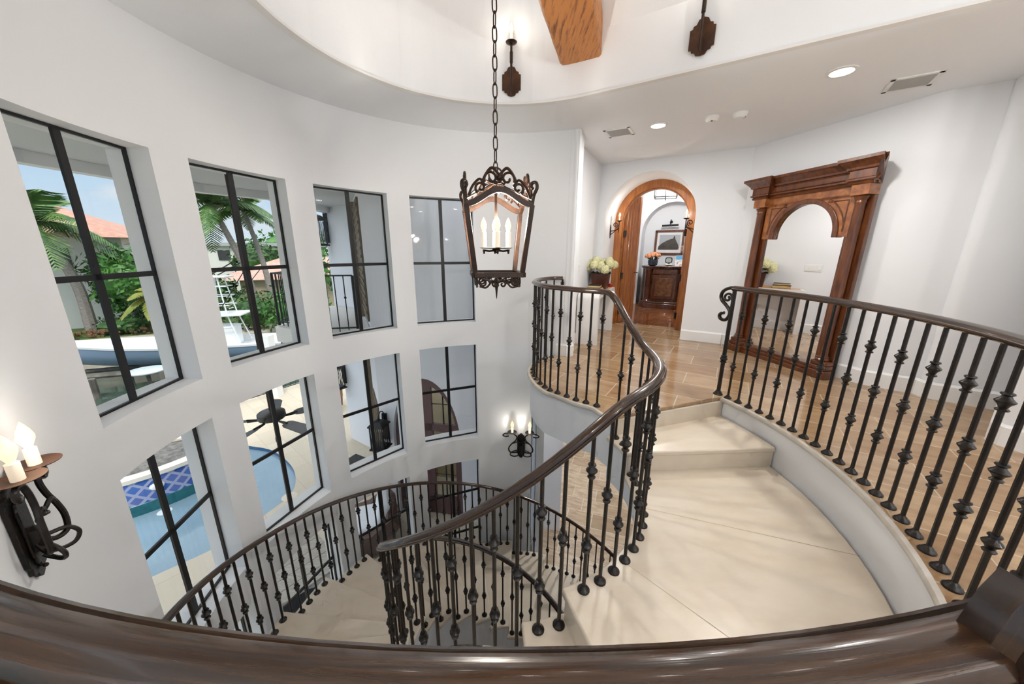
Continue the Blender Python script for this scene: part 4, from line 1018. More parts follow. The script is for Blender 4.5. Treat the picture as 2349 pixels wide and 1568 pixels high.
DIM = mat('seawall_concrete', (.20, .18, .15), .8, c2=(.08, .07, .06), nscale=2)
TEAK = mat('teak_wood', (.30, .15, .07), .5, c2=(.2, .09, .04), nscale=5, stretch=(1, 1, 4))
CUSH = mat('white_cushion', (.78, .79, .82), .85)
def rv(p): return (p.x, p.y)
# pool deck with the pool cut out (built as a ring round the outline)
pool = catmull([V(-5.22, 6.19, 0), V(-5.55, 5.38, 0), V(-6.2, 4.69, 0), V(-7.4, 3.4, 0), V(-10.5, 2.6, 0), V(-13, 4.5, 0), V(-12, 8.2, 0), V(-10.3, 9.0, 0), V(-8.5, 9.05, 0), V(-7.54, 8.86, 0), V(-6.69, 8.62, 0), V(-5.74, 7.93, 0), V(-5.22, 7.26, 0), V(-5.08, 6.73, 0), V(-5.22, 6.19, 0)], 5)[:-1]
CAN = V(1.10, 1.94, 0).normalized(); CAN0 = V(-9.35, 12.45, 0)
deckout = [V(-2.0, .5, 0), V(-3.5, -3, 0), V(-12, -6, 0)] + [CAN0 + CAN * t + V(-.35, .2, 0) for t in (-14, 0, 14)] + [V(2, 20, 0), V(2, 6, 0), V(.2, 5.2, 0), V(-1.2, 4.75, 0), V(-2.2, 3.9, 0), V(-2.6, 2.2, 0)]
me = ring_mesh('pool_deck', [V(p.x, p.y, GD) for p in deckout], [V(p.x, p.y, GD) for p in pool], DECK)
o = bpy.data.objects.new('pool_deck', me); COL.objects.link(o); origin_to(o, (-6, 8, GD)); tag(o, 'cream travertine pool deck surrounding the blue pool', 'deck')
pl = thing('swimming_pool', 'blue swimming pool with a rounded end seen through the lower windows', 'pool', (-7.5, 6.5, GD - .1))
MB().add([(p.x, p.y, GD - .10) for p in pool], [tuple(range(len(pool)))]).build('water', WATER, pl, smooth=False)
m = MB()
for a, b in zip(pool, pool[1:] + pool[:1]): m.add([(a.x, a.y, GD), (b.x, b.y, GD), (b.x, b.y, GD - .6), (a.x, a.y, GD - .6)], [(0, 1, 2, 3)])
m.build('pool_wall', mat('pool_wall_tile', (.02, .10, .24), .2, c2=(.05, .18, .36), nscale=20), pl)
# raised spa with glazed tile band, rim, dark basin and spouts
SC, SRd, ST = V(-8.40, 7.08, 0), 1.33, GD + .78
va = math.atan2(.65, -.76); SM = Matrix.Rotation(va, 3, 'Z') @ Matrix.Diagonal((.66, 1.12, 1)) @ Matrix.Rotation(-va, 3, 'Z')
sp = thing('raised_spa', 'raised round spa with blue diamond tiles and white rim in the pool', 'spa', (SC.x, SC.y, GD))
n = 64; m = MB()
vs = []; uvs = []
for i in range(n + 1):
    t = 2 * pi * i / n
    for z in (GD - .12, ST - .09): vs.append(SC + SM @ V(SRd * math.cos(t), SRd * math.sin(t), z)); uvs.append((t * SRd, z))
fs = [(2 * i, 2 * i + 2, 2 * i + 3, 2 * i + 1) for i in range(n)]
m.add(vs, fs); o = m.build('tiled_wall', SPATILE, sp, fix=False)
uv = o.data.uv_layers.new(name='uv')
for p in o.data.polygons:
    for li in p.loop_indices: uv.data[li].uv = uvs[o.data.loops[li].vertex_index]
MB().lathe([(SRd + .012, GD - .11), (SRd + .012, GD + .14), (SRd, GD + .15)], SC, 48, SM, False).build('teal_band', mat('teal_tile', (.01, .10, .13), .25, c2=(.02, .16, .18), nscale=9), sp)
MB().lathe([(SRd - .30, ST - .06), (SRd - .30, ST), (SRd + .05, ST), (SRd + .05, ST - .09), (SRd, ST - .09)], SC, 48, SM, False).build('rim', mat('spa_rim_stone', (.76, .71, .62), .5), sp, sharp=30)
MB().lathe([(.001, ST - .05), (SRd - .29, ST - .05)], SC, 40, SM, False).build('basin_water', mat('dark_basin', (.06, .05, .04), .2, c2=(.20, .18, .15), nscale=9, bump=.5, bscale=20), sp)
for a in (-84, -40, 2):
    d = V(math.cos(R(a)), math.sin(R(a)), 0); c = SC + SM @ (d * (SRd + .03)) + V(0, 0, GD + .46)
    s_ = MB().lathe([(.02, -.06), (.085, -.045), (.10, .0), (.085, .045), (.03, .07)], c, 12, Matrix.Rotation(R(a), 3, 'Z') @ Matrix.Diagonal((.9, 1.25, 1))).build('spout', EXTW, sp)
    m = MB(); m.tube([c + d * .07 + V(0, 0, -.02), c + d * .13 + V(0, 0, -.15), c + d * .17 + V(0, 0, -.55)], [.010, .012, .016], 6)
    m.lathe([(.001, GD - .085), (.07, GD - .09), (.13, GD - .096)], V(c.x, c.y, 0) + d * .19, 10, None, False); m.build('water_jet', mat('white_water', (.75, .82, .86), .3), s_)
# round drain lid
m = MB(); m.lathe([(.001, GD + .006), (.15, GD + .006), (.16, GD + .001)], (-5.05, 6.75, 0), 24, None, False); tag(origin_to(m.build('drain_lid', mat('lid_stone', (.68, .60, .48), .6)), (-5.05, 6.75, GD)), 'round drain lid set in the pool deck', 'lid')
# fence along the canal
fn = thing('deck_fence', 'black metal fence along the far canal edge of the pool deck', 'fence', (CAN0.x, CAN0.y, GD))
m = MB()
for z in (.12, 1.0): m.tube([CAN0 - CAN * 9 + V(0, 0, GD + z), CAN0 + CAN * 9 + V(0, 0, GD + z)], .016, 6)
m.build('rail', BLACKM, fn)
for i in range(64):
    p = CAN0 + CAN * (-7 + i * .2); big = i % 7 == 0
    MB().tube([p + V(0, 0, GD + (0 if big else .1)), p + V(0, 0, GD + 1.02)], .024 if big else .009, 6).build('post' if big else 'bar', BLACKM, fn)
pp = CAN0 + CAN * .0 + V(.35, -.1, 0)
tag(origin_to(MB().box(pp + V(0, 0, GD + 1.2), (.32, .32, 2.4)).build('column', EXTW, smooth=False), pp + V(0, 0, GD)), 'white square column at the deck fence', 'column')
# loggia soffit outside the upper windows
lg = [V(-1.3, 4.85, 0), V(-2.3, 3.9, 0), V(-2.65, 2.5, 0), V(-2.4, 1.2, 0), V(-1.9, -.6, 0), V(-5.1, -1.2, 0), V(-5.3, 4.1, 0), V(-5.2, 5.1, 0), V(-5.05, 6.1, 0), V(-4.45, 6.9, 0), V(-4.6, 9.3, 0), V(-2.2, 9.0, 0)]
lz = 2.45
struct(MB().slab([rv(p) for p in lg], lz, lz + .25).build('ceiling_loggia', SOFF, smooth=False))
m = MB(); m.sweep([V(p.x, p.y, lz - .13) for p in lg[5:11]], [(-.12, 0), (.05, 0), (.05, .4), (-.12, .4)]); struct(m.build('trim_3', EXTW, smooth=False))
# ceiling fan on its long rod
FC = V(-3.62, 4.78, -.98)
fan = thing('ceiling_fan', 'dark outdoor ceiling fan with five blades on a long rod', 'fan', FC)
MB().lathe([(.03, .09), (.07, .08), (.155, .06), (.18, .04), (.185, -.03), (.17, -.055), (.10, -.07), (.07, -.09), (.03, -.10)], FC, 28).build('motor', mat('fan_bronze', (.05, .045, .042), .3, .5), fan)
MB().tube([FC + V(0, 0, .08), V(FC.x, FC.y, lz)], .022, 10).build('rod', BRONZE, fan)
for i in range(5):
    a = R(-24 + 72 * i); d = V(math.cos(a), math.sin(a), 0); s = V(-d.y, d.x, 0); tl = V(0, 0, .22)
    poly = [(.30, -.05), (.36, -.075), (.78, -.09), (.83, -.06), (.83, .06), (.78, .09), (.36, .075), (.30, .05)]
    m = MB(); m.prism(poly, lambda x, y: FC + d * x + s * y + tl * y + V(0, 0, -.075), lambda x, y: FC + d * x + s * y + tl * y + V(0, 0, -.067)); b = m.build('blade', mat('fan_blade', (.07, .065, .065), .4, c2=(.045, .04, .04), nscale=10), fan, smooth=False)
    MB().tube([FC + d * .14 + V(0, 0, -.07), FC + d * .34 + V(0, 0, -.072)], [.018, .03], 6, flat=.4).build('blade_iron', BLACKM, b)
m = MB(); m.tube([FC + V(.03, -.03, -.10), FC + V(.03, -.03, -.36)], .002, 4); m.tube([FC + V(.03, -.03, -.36), FC + V(.03, -.03, -.43)], .013, 8); m.build('pull_chain', BLACKM, fan)

# wing of the house beyond the right-hand windows
wg = thing('house_wing', 'pale stucco wing of the house filling the right hand windows', 'building', (-1.2, 6.1, GD))
A0, A1 = V(-2.62, 6.32, 0), V(.95, 5.72, 0); AD = (A1 - A0).normalized(); AN = V(AD.y, -AD.x, 0)   # AN faces the windows
def WA(s, d, z): return A0 + AD * s + AN * d + V(0, 0, z)
AL = (A1 - A0).length
ds, dh, dsp = .95, .70, GD + 1.72           # arched door: axis, half width, springing
poly = [(0, GD), (ds - dh, GD)] + [(ds - dh * math.cos(pi * i / 24), dsp + dh * math.sin(pi * i / 24) * 1.95) for i in range(25)] + [(ds + dh, GD), (AL, GD), (AL, 2.6), (0, 2.6)]
MB().prism(poly, lambda s, z: WA(s, 0, z), lambda s, z: WA(s, -.28, z)).build('front_wall', EXT, wg, sharp=30)
MB().prism([(s, z) for s, z in ((ds - .7, GD), (ds + .7, GD), (ds + .7, GD + 2.7), (ds - .7, GD + 2.7))], lambda s, z: WA(s, -1.3, z), lambda s, z: WA(s, -1.4, z)).build('room_wall', mat('warm_room', (.42, .30, .13), .7, c2=(.32, .21, .08), nscale=2), wg, smooth=False)
# plum french door with glazed panels
PLUM = mat('plum_door', (.13, .065, .07), .4)
fd = MB(); o_ = [(ds - dh, GD + .02)] + [(ds - dh * math.cos(pi * i / 24), dsp + dh * math.sin(pi * i / 24) * 1.95) for i in range(25)] + [(ds + dh, GD + .02)]
k_ = .87; i_ = [(ds - dh * k_, GD + .12)] + [(ds - dh * k_ * math.cos(pi * i / 24), dsp + dh * math.sin(pi * i / 24) * 1.95 * k_) for i in range(25)] + [(ds + dh * k_, GD + .12)]
fd.prism(o_ + i_[::-1], lambda s, z: WA(s, -.10, z), lambda s, z: WA(s, -.18, z))
for a in ((ds - dh, dsp + .22, ds + dh, dsp + .38), (ds - dh, dsp - .14, ds + dh, dsp - .02), (ds - dh, GD + .02, ds + dh, GD + .42), (ds - .09, GD + .02, ds + .09, dsp + 1.2), (ds - dh, GD + .02, ds - dh + .15, dsp + .2), (ds + dh - .15, GD + .02, ds + dh, dsp + .2)):
    fd.prism([(a[0], a[1]), (a[2], a[1]), (a[2], a[3]), (a[0], a[3])], lambda s, z: WA(s, -.105, z), lambda s, z: WA(s, -.175, z))
fd = fd.build('french_door', PLUM, wg, sharp=30)
fd['label'] = 'plum arched glazed door'
m = MB()
for s in (ds - .32, ds + .32): m.tube([WA(s, -.14, GD + .4), WA(s, -.14, dsp + 1.1)], .014, 4)
for z in (GD + .95, GD + 1.4, dsp + .8): m.tube([WA(ds - dh * .9, -.14, z), WA(ds + dh * .9, -.14, z)], .010, 4)
m.build('glazing_bar', BLACKM, fd)
m = MB(); m.prism(i_, lambda s, z: WA(s, -.138, z), lambda s, z: WA(s, -.142, z)); m.build('pane', glass_mat('door_glass', (.85, .86, .82), .12), fd, smooth=False)
MB().tube([WA(ds - .04, -.08, GD + 1.05), WA(ds - .12, -.06, GD + 1.07), WA(ds - .20, -.06, GD + 1.07)], .016, 6).build('handle', BLACKM, fd)
# return wall with tall brown shutters on both floors, and the set-back wall
Bc, Bd = V(-3.75, 8.62, 0), V(-4.78, 9.3, 0)
def rw(p, q, t, name, m_, z0=GD, z1=2.6):
    d = (q - p).normalized(); nn = V(d.y, -d.x, 0); MB().slab([rv(p), rv(q), rv(q - nn * t), rv(p - nn * t)], z0, z1).build(name, m_, wg, smooth=False)
rw(Bc, A0, .3, 'return_wall', EXT)
rw(Bd, Bc, .3, 'set_back_wall', mat('exterior_light', (.88, .89, .93), .9))
rd = (A0 - Bc).normalized(); rn = V(rd.y, -rd.x, 0)
SHUT = mat('brown_shutter', (.12, .085, .055), .5, c2=(.2, .15, .09), nscale=8, stretch=(8, 8, 1))
for z0, z1 in ((.12, 2.32), (GD + .02, GD + 2.35)):
    for f0, f1 in ((1.28, 1.62), (1.66, 2.42)):
        p, q = Bc + rd * f0, Bc + rd * f1
        m = MB()
        m.slab([rv(p - rn * .05), rv(q - rn * .05), rv(q + rn * .035), rv(p + rn * .035)], z0, z1); s_ = m.build('shutter', SHUT, wg, smooth=False)
        m = MB()
        for i in range(14):
            z = z0 + .15 + (z1 - z0 - .3) * i / 13; m.slab([rv(p + rn * .03), rv(q + rn * .03), rv(q + rn * .05), rv(p + rn * .05)], z, z + .05)
        m.build('louvre', SHUT, s_, smooth=False)
m = MB(); 
for f in (.25, .95): m.slab([rv(Bc + rd * (f - .03)), rv(Bc + rd * (f + .03)), rv(Bc + rd * (f + .03) + rn * .10), rv(Bc + rd * (f - .03) + rn * .10)], GD + .1, 2.4)
m.build('downpipe', SHUT, wg, smooth=False)
# balcony at the upper floor with its railing
bal = [V(-2.72, 6.05, 0), V(-3.2, 5.95, 0), V(-4.62, 6.62, 0), V(-5.0, 9.2, 0), V(-4.75, 9.25, 0), V(-3.75, 8.6, 0), V(-2.65, 6.35, 0)]
MB().slab([rv(p) for p in bal], -.32, -.02).build('balcony_slab', mat('balcony_stone', (.74, .71, .66), .7), wg, smooth=False)
bl = thing('balcony_railing', 'black outdoor balcony railing seen through the upper windows', 'railing', (-3.6, 6.4, 0))
e = [V(-2.78, 6.12, 0), V(-3.22, 6.02, 0), V(-4.55, 6.66, 0), V(-4.92, 9.1, 0)]
for z in (.08, 1.0):
    MB().sweep([p + V(0, 0, z) for p in e], [(-.018, -.012), (.018, -.012), (.018, .012), (-.018, .012)]).build('rail', BLACKM, bl, smooth=False)
nb = 0
for a, b in zip(e, e[1:]):
    l = (b - a).length; k = max(2, int(l / .125))
    for i in range(k):
        p = a.lerp(b, i / k); MB().tube([p + V(0, 0, 0), p + V(0, 0, 1.0)], .024 if i == 0 else .009, 6).build('post' if i == 0 else 'bar', BLACKM, bl)
        if i % 2 and i: MB().ball(p + V(0, 0, .62 if i % 4 == 1 else .4), .024, 6, 4).build('knuckle', BLACKM, bl)
# outdoor lanterns
def out_lantern(label, wall, dv, z, s=1.):
    t = thing('wall_lantern', label, 'lantern', (0, 0, 0), 0, 'black outdoor wall lanterns')
    MB().box((0, .02, .05), (.11, .04, .62)).build('backplate', BLACKM, t, smooth=False, bevel=.006)
    m = MB(); m.tube(catmull([V(0, .04, .22), V(0, .06, .40), V(0, .16, .46), V(0, .25, .40), V(0, .26, .30)], 5), .012, 7); m.build('arm', BLACKM, t)
    c = V(0, .26, 0); a = .135
    m = MB(); m.box(c + V(0, 0, -.31), (.34, .34, .03)); m.box(c + V(0, 0, -.285), (.29, .29, .03)); m.build('base', BLACKM, t, smooth=False)
    m = MB(); vs = [c + V(x * q, y * q, z_) for q, z_ in ((.17, .20), (.165, .225), (.09, .30), (.05, .32)) for x, y in ((-1, -1), (1, -1), (1, 1), (-1, 1))]
    m.add(vs, [(3, 2, 1, 0), (12, 13, 14, 15)] + [(4 * r + i, 4 * r + (i + 1) % 4, 4 * r + 4 + (i + 1) % 4, 4 * r + 4 + i) for r in range(3) for i in range(4)]); m.ball(c + V(0, 0, .33), .03); m.build('roof', BLACKM, t, smooth=False)
    for x, y in ((-1, -1), (1, -1), (1, 1), (-1, 1)): MB().box(c + V(x * a, y * a, -.04), (.022, .022, .48)).build('post', BLACKM, t, smooth=False)
    m = MB()
    for k in range(-2, 3):
        for q in (-1, 1):
            m.tube(catmull([c + V(k * .045, q * a, -.26), c + V(k * .045 + .014, q * a, -.1), c + V(k * .045 - .014, q * a, .05), c + V(k * .045, q * a, .18)], 3), .006, 5)
            m.tube(catmull([c + V(q * a, k * .045, -.26), c + V(q * a, k * .045 + .014, -.1), c + V(q * a, k * .045 - .014, .05), c + V(q * a, k * .045, .18)], 3), .006, 5)
    m.build('scroll_bars', BLACKM, t)
    MB().box(c + V(0, 0, -.04), (.22, .22, .44)).build('glass', glass_mat('lantern_glass', (.93, .95, .97), .1) if 'lantern_glass' not in MATS else MATS['lantern_glass'], t, smooth=False)
    t.location = V(wall.x, wall.y, z); t.rotation_euler = (0, 0, math.atan2(dv.y, dv.x) - pi / 2); t.scale = (s, s, s); return t
out_lantern('black lantern on the upper set-back wall, highest of the three outdoors', V(-4.70, 9.25, 0), V(-.5, -.86, 0), 1.90, 1.15)
out_lantern('black lantern on the lower set-back wall, cut by the window edge', V(-4.72, 9.27, 0), V(-.5, -.86, 0), -1.92, 1.15)
lp = WA(.10, 0, 0); out_lantern('black lantern on the stucco wall right of the shutters, lowest window row pane', V(lp.x, lp.y, 0), AN, -2.02, .92)
# door mat, patio furniture
m = MB(); m.slab([(-4.28, 8.45), (-4.62, 7.75), (-3.95, 7.45), (-3.6, 8.1)], GD + .001, GD + .02); tag(origin_to(m.build('door_mat', mat('charcoal_mat', (.07, .07, .07), .9, wave=1., wscale=14), smooth=False), (-4.1, 7.95, GD)), 'charcoal ribbed door mat on the pool deck', 'mat')
def wicker_chair():
    t = thing('wicker_armchair', 'brown wicker lounge chair with white cushions below the windows', 'chair', (0, 0, 0))
    W = mat('brown_wicker', (.10, .06, .05), .6, c2=(.19, .12, .10), nscale=55, stretch=(1, 1, 3), bump=.7, bscale=60)
    MB().box((0, 0, .20), (.95, .95, .34)).build('base', W, t, smooth=False, bevel=.04)
    m = MB(); m.sweep([(.42, -.45, .36), (.46, .1, .40), (.40, .42, .62), (0, .47, .78), (-.40, .42, .62), (-.46, .1, .40), (-.42, -.45, .36)], [(-.06, -.32), (.06, -.32), (.07, .10), (0, .15), (-.07, .10)]); m.build('back', W, t)
    MB().box((0, -.05, .45), (.72, .78, .18)).build('seat_cushion', CUSH, t, bevel=.06, seg=3)
    MB().box((0, .30, .72), (.70, .20, .42), M=Matrix.Rotation(R(-14), 3, 'X')).build('back_cushion', CUSH, t, bevel=.07, seg=3)
    for x in (-1, 1):
        for y in (-1, 1): MB().box((x * .42, y * .42, .02), (.05, .05, .06)).build('foot', DARK, t, smooth=False)
    return t
wc = wicker_chair(); wc.location = (-2.75, 5.55, GD); wc.rotation_euler = (0, 0, R(-68))
ot = thing('ottoman', 'white upholstered ottoman on the deck in front of the wicker chair', 'ottoman', (-3.05, 4.78, GD))
MB().box((-3.05, 4.78, GD + .24), (.78, .62, .30), R(25)).build('cushion', CUSH, ot, bevel=.07, seg=3)
MB().box((-3.05, 4.78, GD + .06), (.70, .55, .10), R(25)).build('base', MATS['brown_wicker'], ot, smooth=False)
pt_ = thing('patio_table', 'weathered plank patio table with a dark lower shelf by the windows', 'table', (-3.62, 4.30, GD))
WTH = mat('weathered_planks', (.36, .32, .27), .75, c2=(.50, .46, .40), nscale=5, stretch=(1, 9, 1), rot=(0, 0, R(52)))
Z = Matrix.Rotation(R(-38), 3, 'Z'); oc = V(-3.62, 4.30, GD)
for i in range(5): MB().box(oc + Z @ V(-.44 + .22 * i, 0, .50), (.21, 1.5, .045), R(-38)).build('plank', WTH, pt_, smooth=False)
MB().box(oc + Z @ V(0, 0, .18), (.95, 1.3, .03), R(-38)).build('lower_shelf', mat('dark_shelf', (.05, .055, .07), .5), pt_, smooth=False)
for x in (-1, 1):
    for y in (-1, 1): MB().box(oc + Z @ V(x * .47, y * .66, .24), (.10, .10, .48), R(-38)).build('leg', MATS['dark_shelf'], pt_, smooth=False)
tc_ = thing('teak_armchair', 'teak armchair with a white cushion far along the pool deck', 'chair', (0, 0, 0))
for x in (-1, 1):
    MB().tube([(x * .32, -.3, 0), (x * .33, -.3, .62)], .028, 6).build('leg', TEAK, tc_); MB().tube([(x * .32, .32, 0), (x * .31, .40, .92)], .028, 6).build('leg', TEAK, tc_)
    MB().box((x * .33, .02, .64), (.07, .72, .035)).build('armrest', TEAK, tc_, smooth=False)
MB().box((0, 0, .38), (.64, .64, .05)).build('seat', TEAK, tc_, smooth=False); MB().box((0, -.02, .46), (.58, .60, .11)).build('cushion', CUSH, tc_, bevel=.04)
m = MB(); m.box((0, .40, .88), (.64, .04, .09)); 
for i in range(6): m.box((-.25 + .1 * i, .385, .62), (.035, .02, .45))
m.build('backrest', TEAK, tc_, smooth=False)
tc_.location = (-6.35, 11.2, GD); tc_.rotation_euler = (0, 0, R(-70))

# ------------------------------------------------------------------ canal, boats, far bank
o = MB().add([(-70, -30, -5.3), (40, -30, -5.3), (40, 80, -5.3), (-70, 80, -5.3)], [(0, 1, 2, 3)]).build('canal_water', CANAL, smooth=False)
tag(origin_to(o, (-20, 18, -5.3)), 'dark greenish canal water beyond the pool deck', 'water')
fb0, fbd = V(-26.5, 18.2, 0), V(.86, .51, 0).normalized(); fbn = V(-fbd.y, fbd.x, 0)
def FB(s, d, z=GD): return fb0 + fbd * s + fbn * d + V(0, 0, z)
o = MB().slab([rv(FB(s, d)) for s, d in ((-25, 0), (45, 0), (45, 60), (-25, 60))], -5.6, GD - .12).build('far_bank', mat('lawn_green', (.07, .14, .03), .9, c2=(.14, .2, .06), nscale=1.5), smooth=False); tag(origin_to(o, FB(5, 5)), 'planted far bank of the canal', 'ground')
o = MB().slab([rv(FB(s, d)) for s, d in ((-25, -.25), (45, -.25), (45, 2.6), (-25, 2.6))], -5.6, GD - .06).build('seawall', mat('pale_quay', (.58, .52, .42), .8, c2=(.46, .40, .32), nscale=1)); tag(origin_to(o, FB(5, 0)), 'pale concrete seawall walk along the far bank', 'seawall')
# dark timber dock under the boat
dk = thing('boat_lift', 'dark piled boat lift under the hull over the canal', 'dock', (-18.5, 15.6, -5.3))
for i, (x, y) in enumerate([(-21.5, 14.2), (-19.4, 15.0), (-17.2, 16.2), (-15.0, 17.6), (-20.4, 17.4), (-16.2, 19.0)]): MB().tube([(x, y, -5.8), (x, y, -4.35)], .17, 8).build('pile', DIM, dk)
m = MB(); m.tube([(-21.8, 15.6, -4.62), (-13.6, 18.6, -4.62)], .12, 6); m.tube([(-21.8, 16.8, -4.62), (-13.6, 19.8, -4.62)], .12, 6); m.build('cradle', DIM, dk)
# sport boat
bt = thing('motor_boat', 'white and blue sport fishing boat with a tuna tower, seen through the left windows', 'boat', (0, 0, 0))
HB = mat('hull_blue', (.26, .36, .50), .25, coat=.4); HW = mat('gelcoat_white', (.82, .83, .83), .3, coat=.3)
n = 18; vs = []; LB = 10.6
secs = []
for i in range(n + 1):
    u = i / n; x = LB * u
    w = 1.45 * (1 - max(0, (u - .45) / .55) ** 2.2) ** .9 if u > .45 else 1.45 * (.93 + .07 * u / .45)
    w = max(w, .03); sheer = 1.0 + .42 * u ** 2; keel = .0 + .55 * max(0, (u - .6) / .4) ** 2.0
    secs.append([(x, -w, sheer), (x, -w * .93, sheer - .35), (x, -w * .72, .32 + keel * .7), (x, 0, keel), (x, w * .72, .32 + keel * .7), (x, w * .93, sheer - .35), (x, w, sheer)])
m = MB(); k = 7
m.add([p for s in secs for p in s], [(i * k + j, (i + 1) * k + j, (i + 1) * k + j + 1, i * k + j + 1) for i in range(n) for j in range(k - 1)] + [tuple(range(k))]); m.build('hull', HB, bt, sharp=50)
m = MB()
deck = [[(s[0][0], s[0][1] * 1.02, s[0][2]), (s[0][0], s[0][1] * 1.03, s[0][2] + .10), (s[0][0], s[0][1] * .80, s[0][2] + .12), (s[0][0], s[0][1] * .76, s[0][2] - .25 + .3 * max(0, s[0][0] / LB - .55)), (s[0][0], -s[0][1] * .76, s[0][2] - .25 + .3 * max(0, s[0][0] / LB - .55)), (s[0][0], -s[0][1] * .80, s[0][2] + .12), (s[0][0], -s[0][1] * 1.03, s[0][2] + .10), (s[0][0], -s[0][1] * 1.02, s[0][2])] for s in secs]
m.add([p for s in deck for p in s], [(i * 8 + j, (i + 1) * 8 + j, (i + 1) * 8 + j + 1, i * 8 + j + 1) for i in range(n) for j in range(7)]); m.build('deck', HW, bt, sharp=40)
for s in (-1, 1):
    MB().box((-.35, s * .40, .85), (.62, .34, .75)).build('outboard', mat('engine_grey', (.10, .11, .13), .3), bt, smooth=False, bevel=.1)
MB().box((3.0, 0, 1.45), (1.3, .95, 1.1)).build('console', HW, bt, smooth=False, bevel=.12)
m = MB()
for z, w in ((2.55, 1.0), (4.0, .62), (4.75, .5)):
    pass
for x, y in ((2.1, -.75), (2.1, .75), (3.8, -.75), (3.8, .75)):
    m.tube([(x, y, 1.0), (x * .5 + 1.45, y * .8, 2.6), (x * .25 + 2.2, y * .5, 4.6)], .035, 6)
for z, f in ((1.9, .9), (3.1, .68), (3.6, .6), (4.1, .54)):
    m.tube([(2.4, -.75 * f, z), (3.5, -.75 * f, z), (3.5, .75 * f, z), (2.4, .75 * f, z)], .028, 6, closed=True)
for z in (2.9, 3.2, 3.5, 3.8): m.tube([(2.5, -.25, z), (2.5, .25, z)], .022, 6)
m.build('tower', HW, bt)
for z, w, l in ((2.6, 1.7, 2.2), (4.6, 1.1, 1.2)): MB().box((2.9, 0, z), (l, w, .09)).build('hard_top', HW, bt, smooth=False, bevel=.03)
m = MB()
for s in (-1, 1):
    m.tube([(2.9, s * .6, 2.7), (1.2, s * 1.1, 4.9)], .02, 5); m.tube([(3.1, s * .5, 4.6), (1.9, s * .6, 5.3)], .03, 5)
m.build('outrigger', BLACKM, bt)
bt.location = (-13.0, 19.6, -4.55); bt.rotation_euler = (0, 0, R(197))
# small white boat behind, and the round table top on its post
sk = thing('white_skiff', 'small white boat moored behind the stern of the big boat', 'boat', (0, 0, 0))
m = MB(); vs = []
for i in range(9):
    u = i / 8; w = .8 * (1 - .6 * u ** 3); vs += [(4 * u, -w, .6 + .1 * u), (4 * u, -w * .6, 0.05 + .2 * u * u), (4 * u, w * .6, .05 + .2 * u * u), (4 * u, w, .6 + .1 * u)]
m.add(vs, [(i * 4 + j, (i + 1) * 4 + j, (i + 1) * 4 + j + 1, i * 4 + j + 1) for i in range(8) for j in range(3)] + [(0, 1, 2, 3), (32, 33, 34, 35)] + [(i * 4 + 3, (i + 1) * 4 + 3, (i + 1) * 4, i * 4) for i in range(8)]); m.build('hull', HW, sk, sharp=40)
MB().box((1.4, 0, .8), (.8, .6, .5)).build('seat', HW, sk, smooth=False, bevel=.08)
sk.location = (-12.6, 22.0, -4.1); sk.rotation_euler = (0, 0, R(8))
rt = thing('round_table', 'round pale blue table on a dark post below the boat hull', 'table', (0, 0, 0))
MB().lathe([(.001, .72), (.60, .72), (.66, .76), (.66, .80), (.60, .83), (.001, .83)], n=28).build('top', mat('pale_blue_top', (.50, .60, .66), .3, c2=(.62, .68, .70), nscale=5), rt)
MB().tube([(0, 0, -.9), (0, 0, .74)], .07, 8).build('post', DIM, rt)
rt.location = (-15.9, 14.3, -4.45)

# ------------------------------------------------------------------ neighbours, palms and trees
def leaf_cloud(m, c, rad, n, size, seed=1):
    rnd = random.Random(seed); c = Vector(c)
    for i in range(n):
        z = rnd.uniform(-1, 1); a = rnd.uniform(0, 2 * pi); q = math.sqrt(1 - z * z); r = rnd.uniform(.72, 1.08)
        d = V(q * math.cos(a), q * math.sin(a), z); r *= 1 + .18 * math.sin(5 * a + 4 * z)
        p = c + V(d.x * rad[0], d.y * rad[1], d.z * rad[2]) * r
        u = V(rnd.gauss(0, 1), rnd.gauss(0, 1), rnd.gauss(0, 1)).normalized(); w = u.cross(d)
        if w.length < .05: continue
        w.normalize(); s = size * rnd.uniform(.6, 1.3)
        m.add([p + u * s, p + w * s * .5, p - u * s, p - w * s * .5], [(0, 1, 2, 3)])
    return m
def bush(name, label, cat, p, rad, n, size, material, group, trunk=0., seed=1):
    t = thing(name, label, cat, p, 0, group); c = Vector(p) + V(0, 0, trunk + rad[2] * .85)
    m = MB(); m.ball(c, 1, 12, 8, (rad[0] * .78, rad[1] * .78, rad[2] * .78) if False else (rad[0] * .7, 1, rad[2] * .7)); leaf_cloud(m, c, rad, n, size, seed); m.build('foliage', material, t, smooth=False, fix=False)
    if trunk: MB().tube([Vector(p), c], [.16, .08], 7).build('trunk', TRUNK, t)
    return t
